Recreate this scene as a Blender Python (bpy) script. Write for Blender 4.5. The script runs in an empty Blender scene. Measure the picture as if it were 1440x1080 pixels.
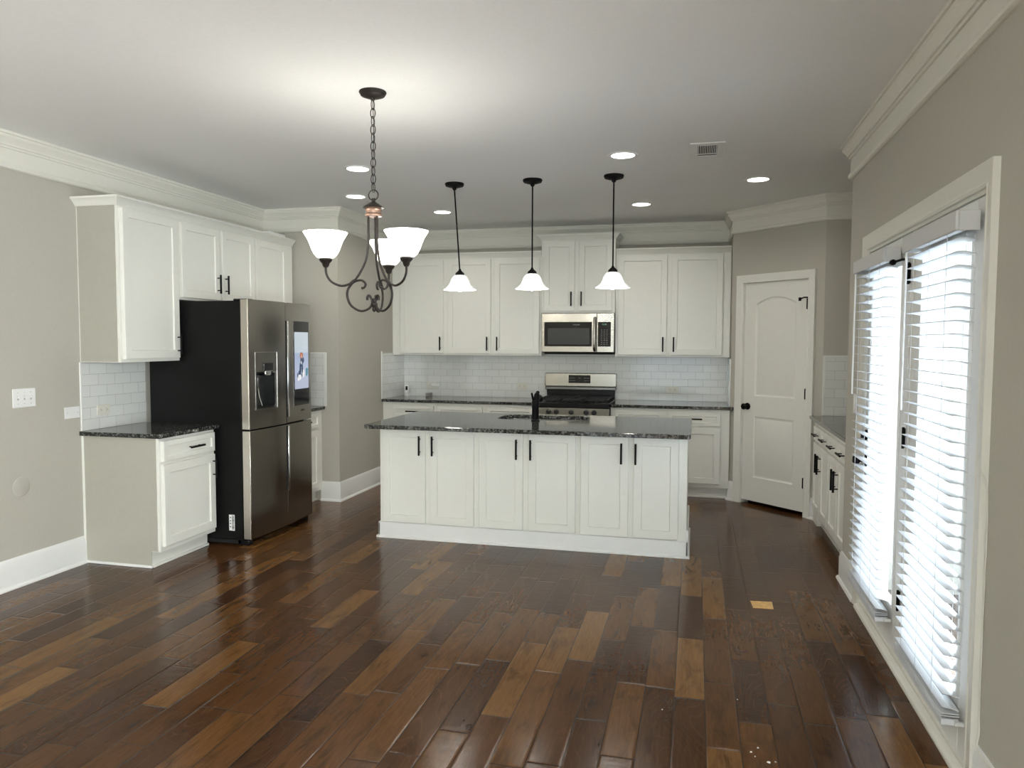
import bpy, bmesh, math, random
from mathutils import Vector, Matrix
R = math.radians
scene = bpy.context.scene
col = scene.collection
random.seed(7)

# ---------------------------------------------------------------- camera
XL, XR, YB, X1, YR = -4.093, .9475, 8.123, -3.303, 6.491
ZC, ZCB = 2.793, 2.577
X2, YA, XB, YP, XW = .334, 7.534, 1.059, 6.838, 1.60
YREAR, YN = -4.5, 5.161
yaw, pitch, roll = .2418, .0566, .0037
cam = bpy.data.cameras.new('camera'); cam_o = bpy.data.objects.new('camera', cam); col.objects.link(cam_o)
cam.sensor_width = 36; cam.lens = 1047.2/1440*36; cam.clip_start = .05
fw = Vector((-math.sin(yaw), math.cos(yaw), 0)); rt = Vector((math.cos(yaw), math.sin(yaw), 0)); up = Vector((0, 0, 1))
f2 = fw*math.cos(pitch) - up*math.sin(pitch); u2 = up*math.cos(pitch) + fw*math.sin(pitch)
r3 = rt*math.cos(roll) + u2*math.sin(roll); u3 = u2*math.cos(roll) - rt*math.sin(roll)
m = Matrix((r3, u3, -f2)).transposed().to_4x4(); m.translation = (0, 0, 1.539)
cam_o.matrix_world = m
scene.camera = cam_o

# ---------------------------------------------------------------- world, exposure, daylight
vs = scene.view_settings
vs.view_transform = 'Standard'; vs.look = 'None'; vs.gamma = 1; vs.use_curve_mapping = False
vs.exposure = 0.12
w = bpy.data.worlds.new('sky'); scene.world = w; w.use_nodes = True
bg = w.node_tree.nodes['Background']; bg.inputs[0].default_value = (.76, .88, 1, 1); bg.inputs[1].default_value = 5
DOWN_W, PEND_W, CHAN_W, SHADE_E = 3.5, 2.5, 1.8, 5.2
WARM = (1, .95, .86)

sun = bpy.data.lights.new('sun', 'SUN'); sun.energy = 24; sun.angle = R(1); sun.color = (.90, .95, 1)
sun_o = bpy.data.objects.new('sun', sun); sun_o.rotation_euler = (R(-32), R(2), 0); col.objects.link(sun_o)
def portal(name, loc, rot, sx, sy):
    l = bpy.data.lights.new(name, 'AREA'); l.shape = 'RECTANGLE'; l.size = sx; l.size_y = sy
    l.cycles.is_portal = True
    o = bpy.data.objects.new(name, l); o.location = loc; o.rotation_euler = rot; col.objects.link(o)
portal('daylight_portal', (XR+.17, 3.75, 1.1), (0, R(90), 0), 2.0, 1.76)
for nm, loc_, rot_, sx_, e_ in (('patio_daylight', (XR+.55, 3.75, .62), (0, R(102), 0), 1.7, 42), ('rear_fill_daylight', (-.6, YREAR-.16, 1.31), (R(90), 0, 0), 2.0, 12), ('side_fill_daylight', (XR+.18, -2.5, 1.35), (0, R(90), 0), 3.2, 700)):  # rear and side lamps fill the room through added windows out of view
    dl_ = bpy.data.lights.new(nm, 'AREA'); dl_.shape = 'RECTANGLE'; dl_.energy = e_; dl_.color = (1, .985, .95)
    dl_.size, dl_.size_y = (sx_, 2.1) if rot_[0] else (1.15 if e_ < 300 else 2.1, sx_)
    if nm == 'patio_daylight': dl_.color = (.84, .92, 1)  # low lamp added outside the glass, standing in for patio glare
    dl_o = bpy.data.objects.new(nm, dl_); dl_o.location = loc_; dl_o.rotation_euler = rot_; col.objects.link(dl_o)

# ---------------------------------------------------------------- mesh helpers
class MB:
    def __init__(s): s.b = bmesh.new()
    def box(s, x0, x1, y0, y1, z0, z1):
        v = [s.b.verts.new(p) for p in ((x0,y0,z0),(x1,y0,z0),(x1,y1,z0),(x0,y1,z0),(x0,y0,z1),(x1,y0,z1),(x1,y1,z1),(x0,y1,z1))]
        for f in ((3,2,1,0),(4,5,6,7),(0,1,5,4),(1,2,6,5),(2,3,7,6),(3,0,4,7)): s.b.faces.new([v[i] for i in f])
        return s
    def prism(s, poly, z0, z1, M=None):
        lo = [Vector((x, y, z0)) for x, y in poly]; hi = [Vector((x, y, z1)) for x, y in poly]
        if M: lo = [M @ p for p in lo]; hi = [M @ p for p in hi]
        lo = [s.b.verts.new(p) for p in lo]; hi = [s.b.verts.new(p) for p in hi]; n = len(poly)
        s.b.faces.new(lo[::-1]); s.b.faces.new(hi)
        for i in range(n): s.b.faces.new((lo[i], lo[(i+1) % n], hi[(i+1) % n], hi[i]))
        return s
    def tube(s, pts, r, n=8, cap=True):
        pts = [Vector(p) for p in pts]; rings = []
        rr = r if hasattr(r, '__len__') else [r]*len(pts)
        prev = None
        for i, p in enumerate(pts):
            t = (pts[min(i+1, len(pts)-1)] - pts[max(i-1, 0)]).normalized()
            if prev is None:
                a = t.cross(Vector((0, 0, 1)))
                if a.length < .1: a = t.cross(Vector((1, 0, 0)))
            else: a = prev - t*prev.dot(t)
            a.normalize(); prev = a; bb = t.cross(a)
            rings.append([s.b.verts.new(p + (a*math.cos(2*math.pi*k/n) + bb*math.sin(2*math.pi*k/n))*rr[i]) for k in range(n)])
        for a, c in zip(rings, rings[1:]):
            for k in range(n): s.b.faces.new((a[k], a[(k+1) % n], c[(k+1) % n], c[k]))
        if cap: s.b.faces.new(rings[0][::-1]); s.b.faces.new(rings[-1])
        return s
    def lathe(s, prof, c=(0, 0, 0), n=32, axis='z'):
        rings = []
        for r, z in prof:
            if r < 1e-6: rings.append(None if False else [s.b.verts.new(s._ax(0, 0, z, c, axis))]); continue
            rings.append([s.b.verts.new(s._ax(r*math.cos(2*math.pi*k/n), r*math.sin(2*math.pi*k/n), z, c, axis)) for k in range(n)])
        for a, d in zip(rings, rings[1:]):
            for k in range(n):
                k2 = (k+1) % n
                if len(a) == 1 and len(d) == 1: continue
                if len(a) == 1: s.b.faces.new((a[0], d[k2], d[k]))
                elif len(d) == 1: s.b.faces.new((a[k], a[k2], d[0]))
                else: s.b.faces.new((a[k], a[k2], d[k2], d[k]))
        return s
    def _ax(s, x, y, z, c, axis):
        if axis == 'z': p = (x, y, z)
        elif axis == 'y': p = (x, z, y)
        else: p = (z, x, y)
        return (p[0]+c[0], p[1]+c[1], p[2]+c[2])
    def sweep(s, path, prof, f=lambda a, b, c: (a, b, c), closed_prof=True, cap=True):
        # path: 2D polyline; prof: (offset to the right of the path, height) ; mitred corners
        path = [Vector(p) for p in path]; rings = []
        for i, p in enumerate(path):
            ns = []
            if i > 0: d = (p-path[i-1]).normalized(); ns.append(Vector((d.y, -d.x)))
            if i < len(path)-1: d = (path[i+1]-p).normalized(); ns.append(Vector((d.y, -d.x)))
            if len(ns) == 2: nn = (ns[0]+ns[1]); nn = nn/(nn.length_squared)*2
            else: nn = ns[0]
            rings.append([s.b.verts.new(f(p.x+nn.x*o, p.y+nn.y*o, h)) for o, h in prof])
        n = len(prof)
        for a, c in zip(rings, rings[1:]):
            for k in range(n if closed_prof else n-1): s.b.faces.new((a[k], a[(k+1) % n], c[(k+1) % n], c[k]))
        if cap: s.b.faces.new(rings[0][::-1]); s.b.faces.new(rings[-1])
        return s
    def loopfill(s, loops, f):
        # stack of closed 2D loops ((x,z) list, depth) -> bridging faces, last one capped
        rings = [[s.b.verts.new(f(x, z, d)) for x, z in lp] for lp, d in loops]
        for a, c in zip(rings, rings[1:]):
            n = len(a)
            for k in range(n): s.b.faces.new((a[k], a[(k+1) % n], c[(k+1) % n], c[k]))
        s.b.faces.new(rings[-1])
        return rings

def obj(name, mb, mat, parent=None, bevel=0, smooth=None, loc=None, label=None, seg=2):
    b = mb.b
    bmesh.ops.recalc_face_normals(b, faces=b.faces)
    me = bpy.data.meshes.new(name); b.to_mesh(me); b.free()
    me.materials.append(mat)
    if smooth or bevel:
        me.shade_smooth(); me.set_sharp_from_angle(angle=R(smooth or 30))
    o = bpy.data.objects.new(name, me); col.objects.link(o)
    if parent: o.parent = parent
    if loc: o.location = loc
    if bevel:
        md = o.modifiers.new('bevel', 'BEVEL'); md.width = bevel; md.segments = seg; md.limit_method = 'ANGLE'; md.angle_limit = R(40)
        md.harden_normals = False
    if label: o['label'] = label
    return o
def thing(name, label, cat, loc=(0, 0, 0), rz=0, group=None):
    o = bpy.data.objects.new(name, None); col.objects.link(o); o.location = loc; o.rotation_euler = (0, 0, rz)
    o.empty_display_size = .1
    o['label'] = label; o['category'] = cat
    if group: o['group'] = group
    return o
def tag(o, label, cat, group=None):
    o['label'] = label; o['category'] = cat
    if group: o['group'] = group
    return o
def struct(name, mb, mat, label, **k):
    o = obj(name, mb, mat, **k); o['kind'] = 'structure'; o['label'] = label; return o
def text(name, s, size, mat, parent, loc, rot, label=None):
    c = bpy.data.curves.new('t', 'FONT'); c.body = s; c.size = size; c.extrude = .0004; c.align_x = 'CENTER'; c.align_y = 'CENTER'
    t = bpy.data.objects.new('t', c); col.objects.link(t)
    dg = bpy.context.evaluated_depsgraph_get(); me = bpy.data.meshes.new_from_object(t.evaluated_get(dg))
    bpy.data.objects.remove(t)
    me.materials.clear(); me.materials.append(mat)
    o = bpy.data.objects.new(name, me); col.objects.link(o); o.parent = parent; o.location = loc; o.rotation_euler = rot
    if label: o['label'] = label
    return o

# ---------------------------------------------------------------- materials
def nt(name):
    m_ = bpy.data.materials.new(name); m_.use_nodes = True; t = m_.node_tree
    return m_, t, t.nodes['Principled BSDF']
def lk(t, a, b): t.links.new(a, b)
def node(t, typ, **k):
    n = t.nodes.new(typ)
    for a, v in k.items(): setattr(n, a, v)
    return n
def mth(t, op, a, b=None, c=None):
    n = node(t, 'ShaderNodeMath', operation=op)
    for i, v in enumerate((a, b, c)):
        if v is None: continue
        if isinstance(v, (int, float)): n.inputs[i].default_value = v
        else: lk(t, v, n.inputs[i])
    return n.outputs[0]
def ramp(t, fac, stops):
    n = node(t, 'ShaderNodeValToRGB'); e = n.color_ramp.elements
    while len(e) < len(stops): e.new(.5)
    for el, (p, c) in zip(e, stops): el.position = p; el.color = (*c, 1)
    lk(t, fac, n.inputs[0]); return n.outputs[0]
def mix(t, fac, a, b, mode='MIX'):
    n = node(t, 'ShaderNodeMix', data_type='RGBA', blend_type=mode)
    for i, v in ((0, fac), (6, a), (7, b)):
        if isinstance(v, (int, float)): n.inputs[i].default_value = v
        elif isinstance(v, tuple): n.inputs[i].default_value = (*v, 1)
        else: lk(t, v, n.inputs[i])
    return n.outputs[2]
def bump(t, p, h, strength=.3, dist=.01):
    n = node(t, 'ShaderNodeBump'); n.inputs['Strength'].default_value = strength; n.inputs['Distance'].default_value = dist
    lk(t, h, n.inputs['Height']); lk(t, n.outputs[0], p.inputs['Normal'])
def plain(name, c, rough=.5, metal=0, noise=.0, nscale=30, bmp=0, coat=0, spec=.5):
    m_, t, p = nt(name)
    p.inputs['Roughness'].default_value = rough; p.inputs['Metallic'].default_value = metal
    p.inputs['Specular IOR Level'].default_value = spec
    if coat: p.inputs['Coat Weight'].default_value = coat; p.inputs['Coat Roughness'].default_value = .1
    n = node(t, 'ShaderNodeTexNoise'); n.inputs['Scale'].default_value = nscale; n.inputs['Detail'].default_value = 4
    g = node(t, 'ShaderNodeNewGeometry'); lk(t, g.outputs['Position'], n.inputs['Vector'])
    a = tuple(x*(1-noise) for x in c); b = tuple(min(1, x*(1+noise)) for x in c)
    lk(t, ramp(t, n.outputs[0], [(.3, a), (.7, b)]), p.inputs['Base Color'])
    if bmp: bump(t, p, n.outputs[0], bmp, .002)
    return m_
def emis(name, c, s, base=(.9, .9, .88)):
    m_, t, p = nt(name); p.inputs['Base Color'].default_value = (*base, 1); p.inputs['Roughness'].default_value = .3
    p.inputs['Emission Color'].default_value = (*c, 1); p.inputs['Emission Strength'].default_value = s
    return m_
M_wall = plain('greige_wall_paint', (.475, .455, .395), .75, noise=.02, nscale=60, bmp=.08, spec=.3)
M_ceil = plain('ceiling_paint', (.90, .90, .89), .85, noise=.015, nscale=80, bmp=.08, spec=.2)
M_trim = plain('cream_trim_paint', (.75, .735, .66), .4, noise=.01)
M_base = plain('white_trim_paint', (.80, .80, .78), .35, noise=.01)
M_cab = plain('white_cabinet_paint', (.80, .795, .735), .32, noise=.01)
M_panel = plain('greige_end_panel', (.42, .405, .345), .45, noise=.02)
M_black = plain('matte_black_metal', (.004, .004, .0045), .5, 0, noise=.1, spec=.12)
M_bronze = plain('oil_rubbed_bronze', (.024, .018, .015), .42, .4, noise=.25, nscale=40)
M_copper = plain('brushed_copper', (.26, .17, .13), .5, .8, noise=.2, nscale=60)
M_blackglass = plain('black_glass', (.006, .006, .008), .08, 0, spec=.35)
M_blackplastic = plain('black_enamel', (.006, .006, .007), .22, 0, spec=.3)
M_iron = plain('cast_iron', (.012, .012, .012), .55, .2, noise=.3, nscale=300)
M_white = plain('white_plastic', (.82, .82, .80), .35)
M_almond = plain('almond_plastic', (.70, .68, .60), .35)
M_knob = plain('dark_dial', (.02, .02, .02), .3)
M_dark = plain('dark_slot', (.01, .01, .01), .9)
M_fside = plain('fridge_charcoal_side', (.006, .0065, .006), .45, .0, spec=.15, noise=.1, nscale=300)
M_blind = plain('white_blind_slat', (.66, .675, .70), .4, noise=.01)
M_grout = plain('tile_edge', (.80, .80, .77), .25)
M_chrome = plain('chrome', (.75, .75, .74), .12, 1)
M_paper = plain('tan_paper', (.62, .38, .14), .7, noise=.25, nscale=25)
M_crumb = plain('white_plaster', (.8, .78, .72), .8)
M_fence = plain('fence_wood', (.26, .255, .24), .8, noise=.15, nscale=12)
M_patio = plain('patio_concrete', (.58, .61, .65), .9, noise=.08, nscale=8)
M_lamp = emis('lit_lens', (1, .97, .9), 9)
M_sillm = plain('sill_paint', (.60, .56, .48), .45, noise=.04)
def shade_mat():
    m_, t, p = nt('lit_alabaster_glass')
    g = node(t, 'ShaderNodeNewGeometry'); n = node(t, 'ShaderNodeTexNoise'); n.inputs['Scale'].default_value = 18; n.inputs['Distortion'].default_value = 1.2
    lk(t, g.outputs['Position'], n.inputs['Vector'])
    lk(t, ramp(t, n.outputs[0], [(.35, (.75, .75, .73)), (.65, (1, 1, .98))]), p.inputs['Base Color'])
    lk(t, ramp(t, n.outputs[0], [(.35, (.78, .74, .68)), (.65, (1, .97, .90))]), p.inputs['Emission Color'])
    p.inputs['Emission Strength'].default_value = SHADE_E; p.inputs['Roughness'].default_value = .15
    return m_
M_shade = shade_mat()
def pshade_mat():
    m_, t, p = nt('lit_swirl_glass')
    g = node(t, 'ShaderNodeNewGeometry'); n = node(t, 'ShaderNodeTexNoise'); n.inputs['Scale'].default_value = 16; n.inputs['Distortion'].default_value = 1.6; n.inputs['Detail'].default_value = 5
    lk(t, g.outputs['Position'], n.inputs['Vector'])
    lk(t, ramp(t, n.outputs[0], [(.3, (.7, .7, .70)), (.6, (.95, .95, .95))]), p.inputs['Base Color'])
    lk(t, ramp(t, n.outputs[0], [(.35, (.52, .52, .54)), (.6, (.95, .94, .92))]), p.inputs['Emission Color'])
    p.inputs['Emission Strength'].default_value = .62; p.inputs['Roughness'].default_value = .15
    return m_
M_pshade = pshade_mat()
def steel(name, c=(.60, .575, .53), rough=.24, axis=2):
    m_, t, p = nt(name); p.inputs['Metallic'].default_value = 1; p.inputs['Roughness'].default_value = rough
    g = node(t, 'ShaderNodeNewGeometry'); mp = node(t, 'ShaderNodeMapping'); s = [3, 3, 3]; 
    for i in range(3):
        if i != axis: s[i] = 500
    mp.inputs['Scale'].default_value = [500 if i == axis else 4 for i in range(3)] if False else s
    lk(t, g.outputs['Position'], mp.inputs[0]); n = node(t, 'ShaderNodeTexNoise'); n.inputs['Scale'].default_value = 1; lk(t, mp.outputs[0], n.inputs['Vector'])
    lk(t, ramp(t, n.outputs[0], [(.3, tuple(x*.93 for x in c)), (.7, c)]), p.inputs['Base Color'])
    bump(t, p, n.outputs[0], .05, .0005)
    return m_
M_steel = steel('brushed_steel', (.43, .41, .365), .24, axis=0)
M_fsteel = steel('dark_brushed_steel', (.33, .31, .285), .2, axis=2)
M_sinksteel = steel('sink_steel', (.6, .6, .6), .2, axis=0)

def granite():
    m_, t, p = nt('dark_speckled_granite'); p.inputs['Roughness'].default_value = .07
    g = node(t, 'ShaderNodeNewGeometry')
    n = node(t, 'ShaderNodeTexNoise'); n.inputs['Scale'].default_value = 75; n.inputs['Detail'].default_value = 6; n.inputs['Roughness'].default_value = .75
    v = node(t, 'ShaderNodeTexVoronoi'); v.inputs['Scale'].default_value = 95
    lk(t, g.outputs['Position'], n.inputs['Vector']); lk(t, g.outputs['Position'], v.inputs['Vector'])
    base = ramp(t, n.outputs[0], [(.42, (.006, .007, .007)), (.54, (.026, .028, .027)), (.61, (.14, .14, .13)), (.72, (.34, .33, .30))])
    sep = node(t, 'ShaderNodeSeparateColor'); lk(t, v.outputs['Color'], sep.inputs[0])
    sp = ramp(t, sep.outputs[0], [(.74, (0, 0, 0)), (.88, (.14, .14, .13))])
    lk(t, mix(t, 1.0, base, sp, 'ADD'), p.inputs['Base Color'])
    p.inputs['Specular IOR Level'].default_value = .45
    return m_
M_granite = granite()
def tile(name, swap):
    m_, t, p = nt(name); p.inputs['Roughness'].default_value = .12
    g = node(t, 'ShaderNodeNewGeometry'); s = node(t, 'ShaderNodeSeparateXYZ'); c = node(t, 'ShaderNodeCombineXYZ')
    lk(t, g.outputs['Position'], s.inputs[0]); lk(t, s.outputs[1 if swap else 0], c.inputs[0])
    lk(t, mth(t, 'SUBTRACT', s.outputs[2], .915), c.inputs[1])
    b = node(t, 'ShaderNodeTexBrick'); lk(t, c.outputs[0], b.inputs['Vector'])
    b.inputs['Scale'].default_value = 1; b.inputs['Brick Width'].default_value = .154; b.inputs['Row Height'].default_value = .0775
    b.inputs['Mortar Size'].default_value = .0016; b.inputs['Mortar Smooth'].default_value = .3
    b.inputs['Color1'].default_value = (.76, .77, .74, 1); b.inputs['Color2'].default_value = (.72, .73, .70, 1); b.inputs['Mortar'].default_value = (.50, .50, .47, 1)
    lk(t, b.outputs[0], p.inputs['Base Color'])
    bump(t, p, mth(t, 'SUBTRACT', 1.0, b.outputs['Fac']), .5, .002)
    return m_
M_tileX = tile('subway_tile_x', False); M_tileY = tile('subway_tile_y', True)

def floor_mat():
    m_, t, p = nt('hand_scraped_plank_floor')
    g = node(t, 'ShaderNodeNewGeometry'); s = node(t, 'ShaderNodeSeparateXYZ'); lk(t, g.outputs['Position'], s.inputs[0])
    x = mth(t, 'DIVIDE', mth(t, 'ADD', s.outputs[0], 5.226), .129)
    row = mth(t, 'FLOOR', x); fx = mth(t, 'SUBTRACT', x, row)
    wn = node(t, 'ShaderNodeTexWhiteNoise', noise_dimensions='1D'); lk(t, row, wn.inputs['W'])
    W = mth(t, 'ADD', mth(t, 'DIVIDE', s.outputs[1], .68), mth(t, 'MULTIPLY', wn.outputs[0], 97.3))
    W2 = mth(t, 'ADD', W, mth(t, 'MULTIPLY', row, 31.7))
    v = node(t, 'ShaderNodeTexVoronoi', voronoi_dimensions='1D'); lk(t, W2, v.inputs['W']); v.inputs['Scale'].default_value = 1
    v.inputs['Randomness'].default_value = .8
    ve = node(t, 'ShaderNodeTexVoronoi', voronoi_dimensions='1D', feature='DISTANCE_TO_EDGE'); lk(t, W2, ve.inputs['W']); ve.inputs['Scale'].default_value = 1
    ve.inputs['Randomness'].default_value = .8
    sc = node(t, 'ShaderNodeSeparateColor'); lk(t, v.outputs['Color'], sc.inputs[0])
    rnd, rnd2 = sc.outputs[0], sc.outputs[1]
    # grain space shifted per board
    cb = node(t, 'ShaderNodeCombineXYZ')
    lk(t, mth(t, 'ADD', s.outputs[0], mth(t, 'MULTIPLY', rnd, 17.0)), cb.inputs[0]); lk(t, mth(t, 'MULTIPLY', s.outputs[1], .26), cb.inputs[1]); lk(t, mth(t, 'MULTIPLY', rnd2, 23.0), cb.inputs[2])
    n1 = node(t, 'ShaderNodeTexNoise'); n1.inputs['Scale'].default_value = 16; n1.inputs['Detail'].default_value = 7; n1.inputs['Distortion'].default_value = .5; n1.inputs['Roughness'].default_value = .62; lk(t, cb.outputs[0], n1.inputs['Vector'])
    n2 = node(t, 'ShaderNodeTexNoise'); n2.inputs['Scale'].default_value = 5; n2.inputs['Detail'].default_value = 3; lk(t, cb.outputs[0], n2.inputs['Vector'])
    # contour-like figure from noise
    n3 = node(t, 'ShaderNodeTexNoise'); n3.inputs['Scale'].default_value = 6.0; n3.inputs['Detail'].default_value = .6; lk(t, cb.outputs[0], n3.inputs['Vector'])
    fig = mth(t, 'ABSOLUTE', mth(t, 'SUBTRACT', mth(t, 'FRACT', mth(t, 'MULTIPLY', n3.outputs[0], 22.0)), .5))
    figc = mth(t, 'POWER', mth(t, 'SUBTRACT', 1.0, mth(t, 'MULTIPLY', fig, 2.0)), 9.0)
    fine = node(t, 'ShaderNodeTexNoise'); fine.inputs['Scale'].default_value = 90; fine.inputs['Detail'].default_value = 3; 
    cf = node(t, 'ShaderNodeCombineXYZ'); lk(t, s.outputs[0], cf.inputs[0]); lk(t, mth(t, 'MULTIPLY', s.outputs[1], .08), cf.inputs[1]); lk(t, cf.outputs[0], fine.inputs['Vector'])
    tone = ramp(t, rnd, [(0, (.048, .020, .0085)), (.25, (.074, .031, .011)), (.65, (.094, .040, .0135)), (.9, (.128, .058, .018)), (1, (.18, .088, .028))])
    c1 = mix(t, mth(t, 'MULTIPLY', ramp(t, n1.outputs[0], [(.30, (1, 1, 1)), (.50, (0, 0, 0))]), .55), tone, (.014, .008, .006))
    c2 = mix(t, mth(t, 'MULTIPLY', figc, mth(t, 'MULTIPLY', ramp(t, n2.outputs[0], [(.38, (0, 0, 0)), (.70, (1, 1, 1))]), .26)), c1, (.20, .095, .040))
    c3 = mix(t, .35, c2, ramp(t, fine.outputs[0], [(.3, (.3, .3, .3)), (.7, (.7, .7, .7))]), 'OVERLAY')
    ex = mth(t, 'MINIMUM', fx, mth(t, 'SUBTRACT', 1.0, fx))                # 0 at long seam
    ey = mth(t, 'MULTIPLY', ve.outputs['Distance'], 5.3)
    e = mth(t, 'MINIMUM', ex, ey)
    seam = ramp(t, e, [(.004, (0, 0, 0)), (.020, (1, 1, 1))])
    lk(t, mix(t, seam, (.018, .011, .008), c3), p.inputs['Base Color'])
    scr = node(t, 'ShaderNodeTexNoise'); scr.inputs['Scale'].default_value = 26; scr.inputs['Detail'].default_value = 2
    cs = node(t, 'ShaderNodeCombineXYZ'); lk(t, mth(t, 'MULTIPLY', s.outputs[0], .45), cs.inputs[0]); lk(t, s.outputs[1], cs.inputs[1]); lk(t, rnd, cs.inputs[2]); lk(t, cs.outputs[0], scr.inputs['Vector'])
    edge = ramp(t, e, [(0, (0, 0, 0)), (.07, (1, 1, 1))])
    h = mth(t, 'ADD', mth(t, 'MULTIPLY', edge, .8), mth(t, 'ADD', mth(t, 'MULTIPLY', scr.outputs[0], .7), mth(t, 'ADD', mth(t, 'MULTIPLY', fine.outputs[0], .10), mth(t, 'MULTIPLY', rnd2, .25))))
    bump(t, p, h, .35, .003)
    lk(t, ramp(t, n1.outputs[0], [(.3, (.14,)*3), (.7, (.22,)*3)]), p.inputs['Roughness'])
    p.inputs['Specular IOR Level'].default_value = .20
    return m_
M_floor = floor_mat()
def glass():
    m_ = bpy.data.materials.new('window_glass'); m_.use_nodes = True; t = m_.node_tree; t.nodes.clear()
    o = node(t, 'ShaderNodeOutputMaterial'); mx = node(t, 'ShaderNodeMixShader'); a = node(t, 'ShaderNodeBsdfTransparent'); b = node(t, 'ShaderNodeBsdfGlossy')
    a.inputs[0].default_value = (.96, .98, .98, 1); b.inputs['Roughness'].default_value = .02; mx.inputs[0].default_value = .06
    lk(t, a.outputs[0], mx.inputs[1]); lk(t, b.outputs[0], mx.inputs[2]); lk(t, mx.outputs[0], o.inputs[0]); return m_
M_glass = glass()

# ---------------------------------------------------------------- the setting
struct('floor', MB().box(XL-.15, XW+.2, YREAR-.15, YB+.15, -.08, 0), M_floor, 'dark hand-scraped wood plank floor')
struct('ceiling', MB().box(XL-.15, XW+.2, YREAR-.15, YB+.15, ZC, ZC+.1), M_ceil, 'smooth off-white ceiling')
struct('wall_left', MB().box(XL-.13, XL, YREAR-.13, YR, 0, ZC), M_wall, 'greige wall behind the refrigerator run')
struct('wall_alcove', MB().box(XL-.13, X1, YR, YB+.13, 0, ZC), M_wall, 'greige wall block jutting out past the refrigerator')
struct('wall_back', MB().box(X1, XW+.15, YB, YB+.13, 0, ZC), M_wall, 'wall behind the range')
DA, DB = Vector((X2, YA)), Vector((XB, YP)); DL = (DB-DA).length; DE = (DB-DA)/DL; DN = Vector((-DE.y, DE.x)) # DN points into pantry
if DN.y < 0: DN = -DN
def dg(s_, o=0): p = DA + DE*s_ + DN*o; return (p.x, p.y)
wp = MB()
wp.prism([(X2, YB), (X2, YA), dg(.142), dg(.142, .11), (X2+.11, YA+.06), (X2+.11, YB)], 0, ZC)
wp.prism([dg(.849), (XB, YP), (XW, YP), (XW, YP+.11), (XB+.05, YP+.11), dg(.849, .11)], 0, ZC)
wp.prism([dg(.142), dg(.849), dg(.849, .11), dg(.142, .11)], 2.105, ZC)
struct('wall_pantry', wp, M_wall, 'angled greige corner wall around the pantry door')
wr = MB()
wr.box(XR, XR+.15, YREAR-.13, -4.15, 0, ZC).box(XR, XR+.15, -.85, 2.80, 0, ZC).box(XR, XR+.15, -4.15, -.85, 0, .25).box(XR, XR+.15, -4.15, -.85, 2.45, ZC).box(XR, XR+.15, 4.66, YN, 0, ZC).box(XR, XR+.15, 2.80, 4.66, 2.10, ZC)
wr.box(XR+.15, XW+.15, YN-.15, YN, 0, ZC).box(XW, XW+.15, YN, YB, 0, ZC)
struct('wall_right', wr, M_wall, 'greige wall around the patio door')
wb = MB()
wx0, wx1, wz0, wz1 = -1.7, .5, .2, 2.45  # unseen rear window opening, added to light the island front
wb.box(XL, XR, YREAR-.13, YREAR, 0, wz0).box(XL, XR, YREAR-.13, YREAR, wz1, ZC).box(XL, wx0, YREAR-.13, YREAR, wz0, wz1).box(wx1, XR, YREAR-.13, YREAR, wz0, wz1)
struct('wall_rear', wb, M_wall, 'wall behind the viewpoint with an added window opening')
wf = MB()
for a in (wx0, (wx0+wx1)/2-.03, wx1-.06): wf.box(a, a+.06, YREAR-.1, YREAR-.04, wz0, wz1)
wf.box(wx0, wx1, YREAR-.1, YREAR-.04, wz0, wz0+.06).box(wx0, wx1, YREAR-.1, YREAR-.04, wz1-.06, wz1)
o = struct('window_1', wf, M_base, 'unseen white window added behind the viewpoint for its light'); obj('glass', MB().box(wx0+.05, wx1-.05, YREAR-.075, YREAR-.07, wz0+.05, wz1-.05), M_glass, o)

wf = MB()  # unseen side window, added and placed to light the left wall
for a in (-4.15, -3.06, -1.98, -.91): wf.box(XR+.05, XR+.11, a, a+.06, .25, 2.45)
wf.box(XR+.05, XR+.11, -4.15, -.85, .25, .31).box(XR+.05, XR+.11, -4.15, -.85, 2.39, 2.45)
o = struct('window_2', wf, M_base, 'unseen white window added in the right wall behind the viewpoint for its light'); obj('glass', MB().box(XR+.075, XR+.08, -4.1, -.9, .3, 2.4), M_glass, o)
# crown moulding
P_ = .07
crown = [(0, ZC), (P_, ZC), (P_, ZC-.016), (P_-.010, ZC-.018), (P_-.012, ZC-.034), (P_-.026, ZC-.052), (.034, ZC-.066), (.034, ZC-.078), (.025, ZC-.080), (.022, ZC-.092), (.013, ZC-.094),
         (.014, ZCB+.036), (.022, ZCB+.032), (.026, ZCB+.018), (.022, ZCB+.006), (.010, ZCB), (0, ZCB)]
path = [(XL, YREAR), (XL, YR), (X1, YR), (X1, YB), (X2, YB), (X2, YA), (XB, YP), (XW, YP), (XW, YN), (XR, YN), (XR, YREAR)]
struct('trim_1', MB().sweep(path, crown), M_trim, 'cream crown moulding running round the ceiling', smooth=25)
bb = [(0, 0), (.030, 0), (.029, .010), (.022, .020), (.016, .022), (.016, .145), (.013, .155), (.013, .165), (.007, .180), (.004, .188), (0, .188)]
def board(n, pth, lab): return struct('baseboard_'+n, MB().sweep(pth, bb), M_base, lab, smooth=25)
board('left', [(XL, YREAR), (XL, 4.238)], 'tall white baseboard along the left wall')
board('alcove', [(XL+.60, YR), (X1, YR), (X1, YB-.61)], 'white baseboard round the jutting wall corner past the refrigerator')
board('pantry_left', [(X2, YB-.56), (X2, YA), dg(.066)], 'short white baseboard left of the pantry door')
board('pantry_right', [dg(.903), (XB, YP)], 'short white baseboard right of the pantry door')
board('right', [(1.15, YN), (XR, YN), (XR, 4.705)], 'short white baseboard between wall end and patio door')
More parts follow.
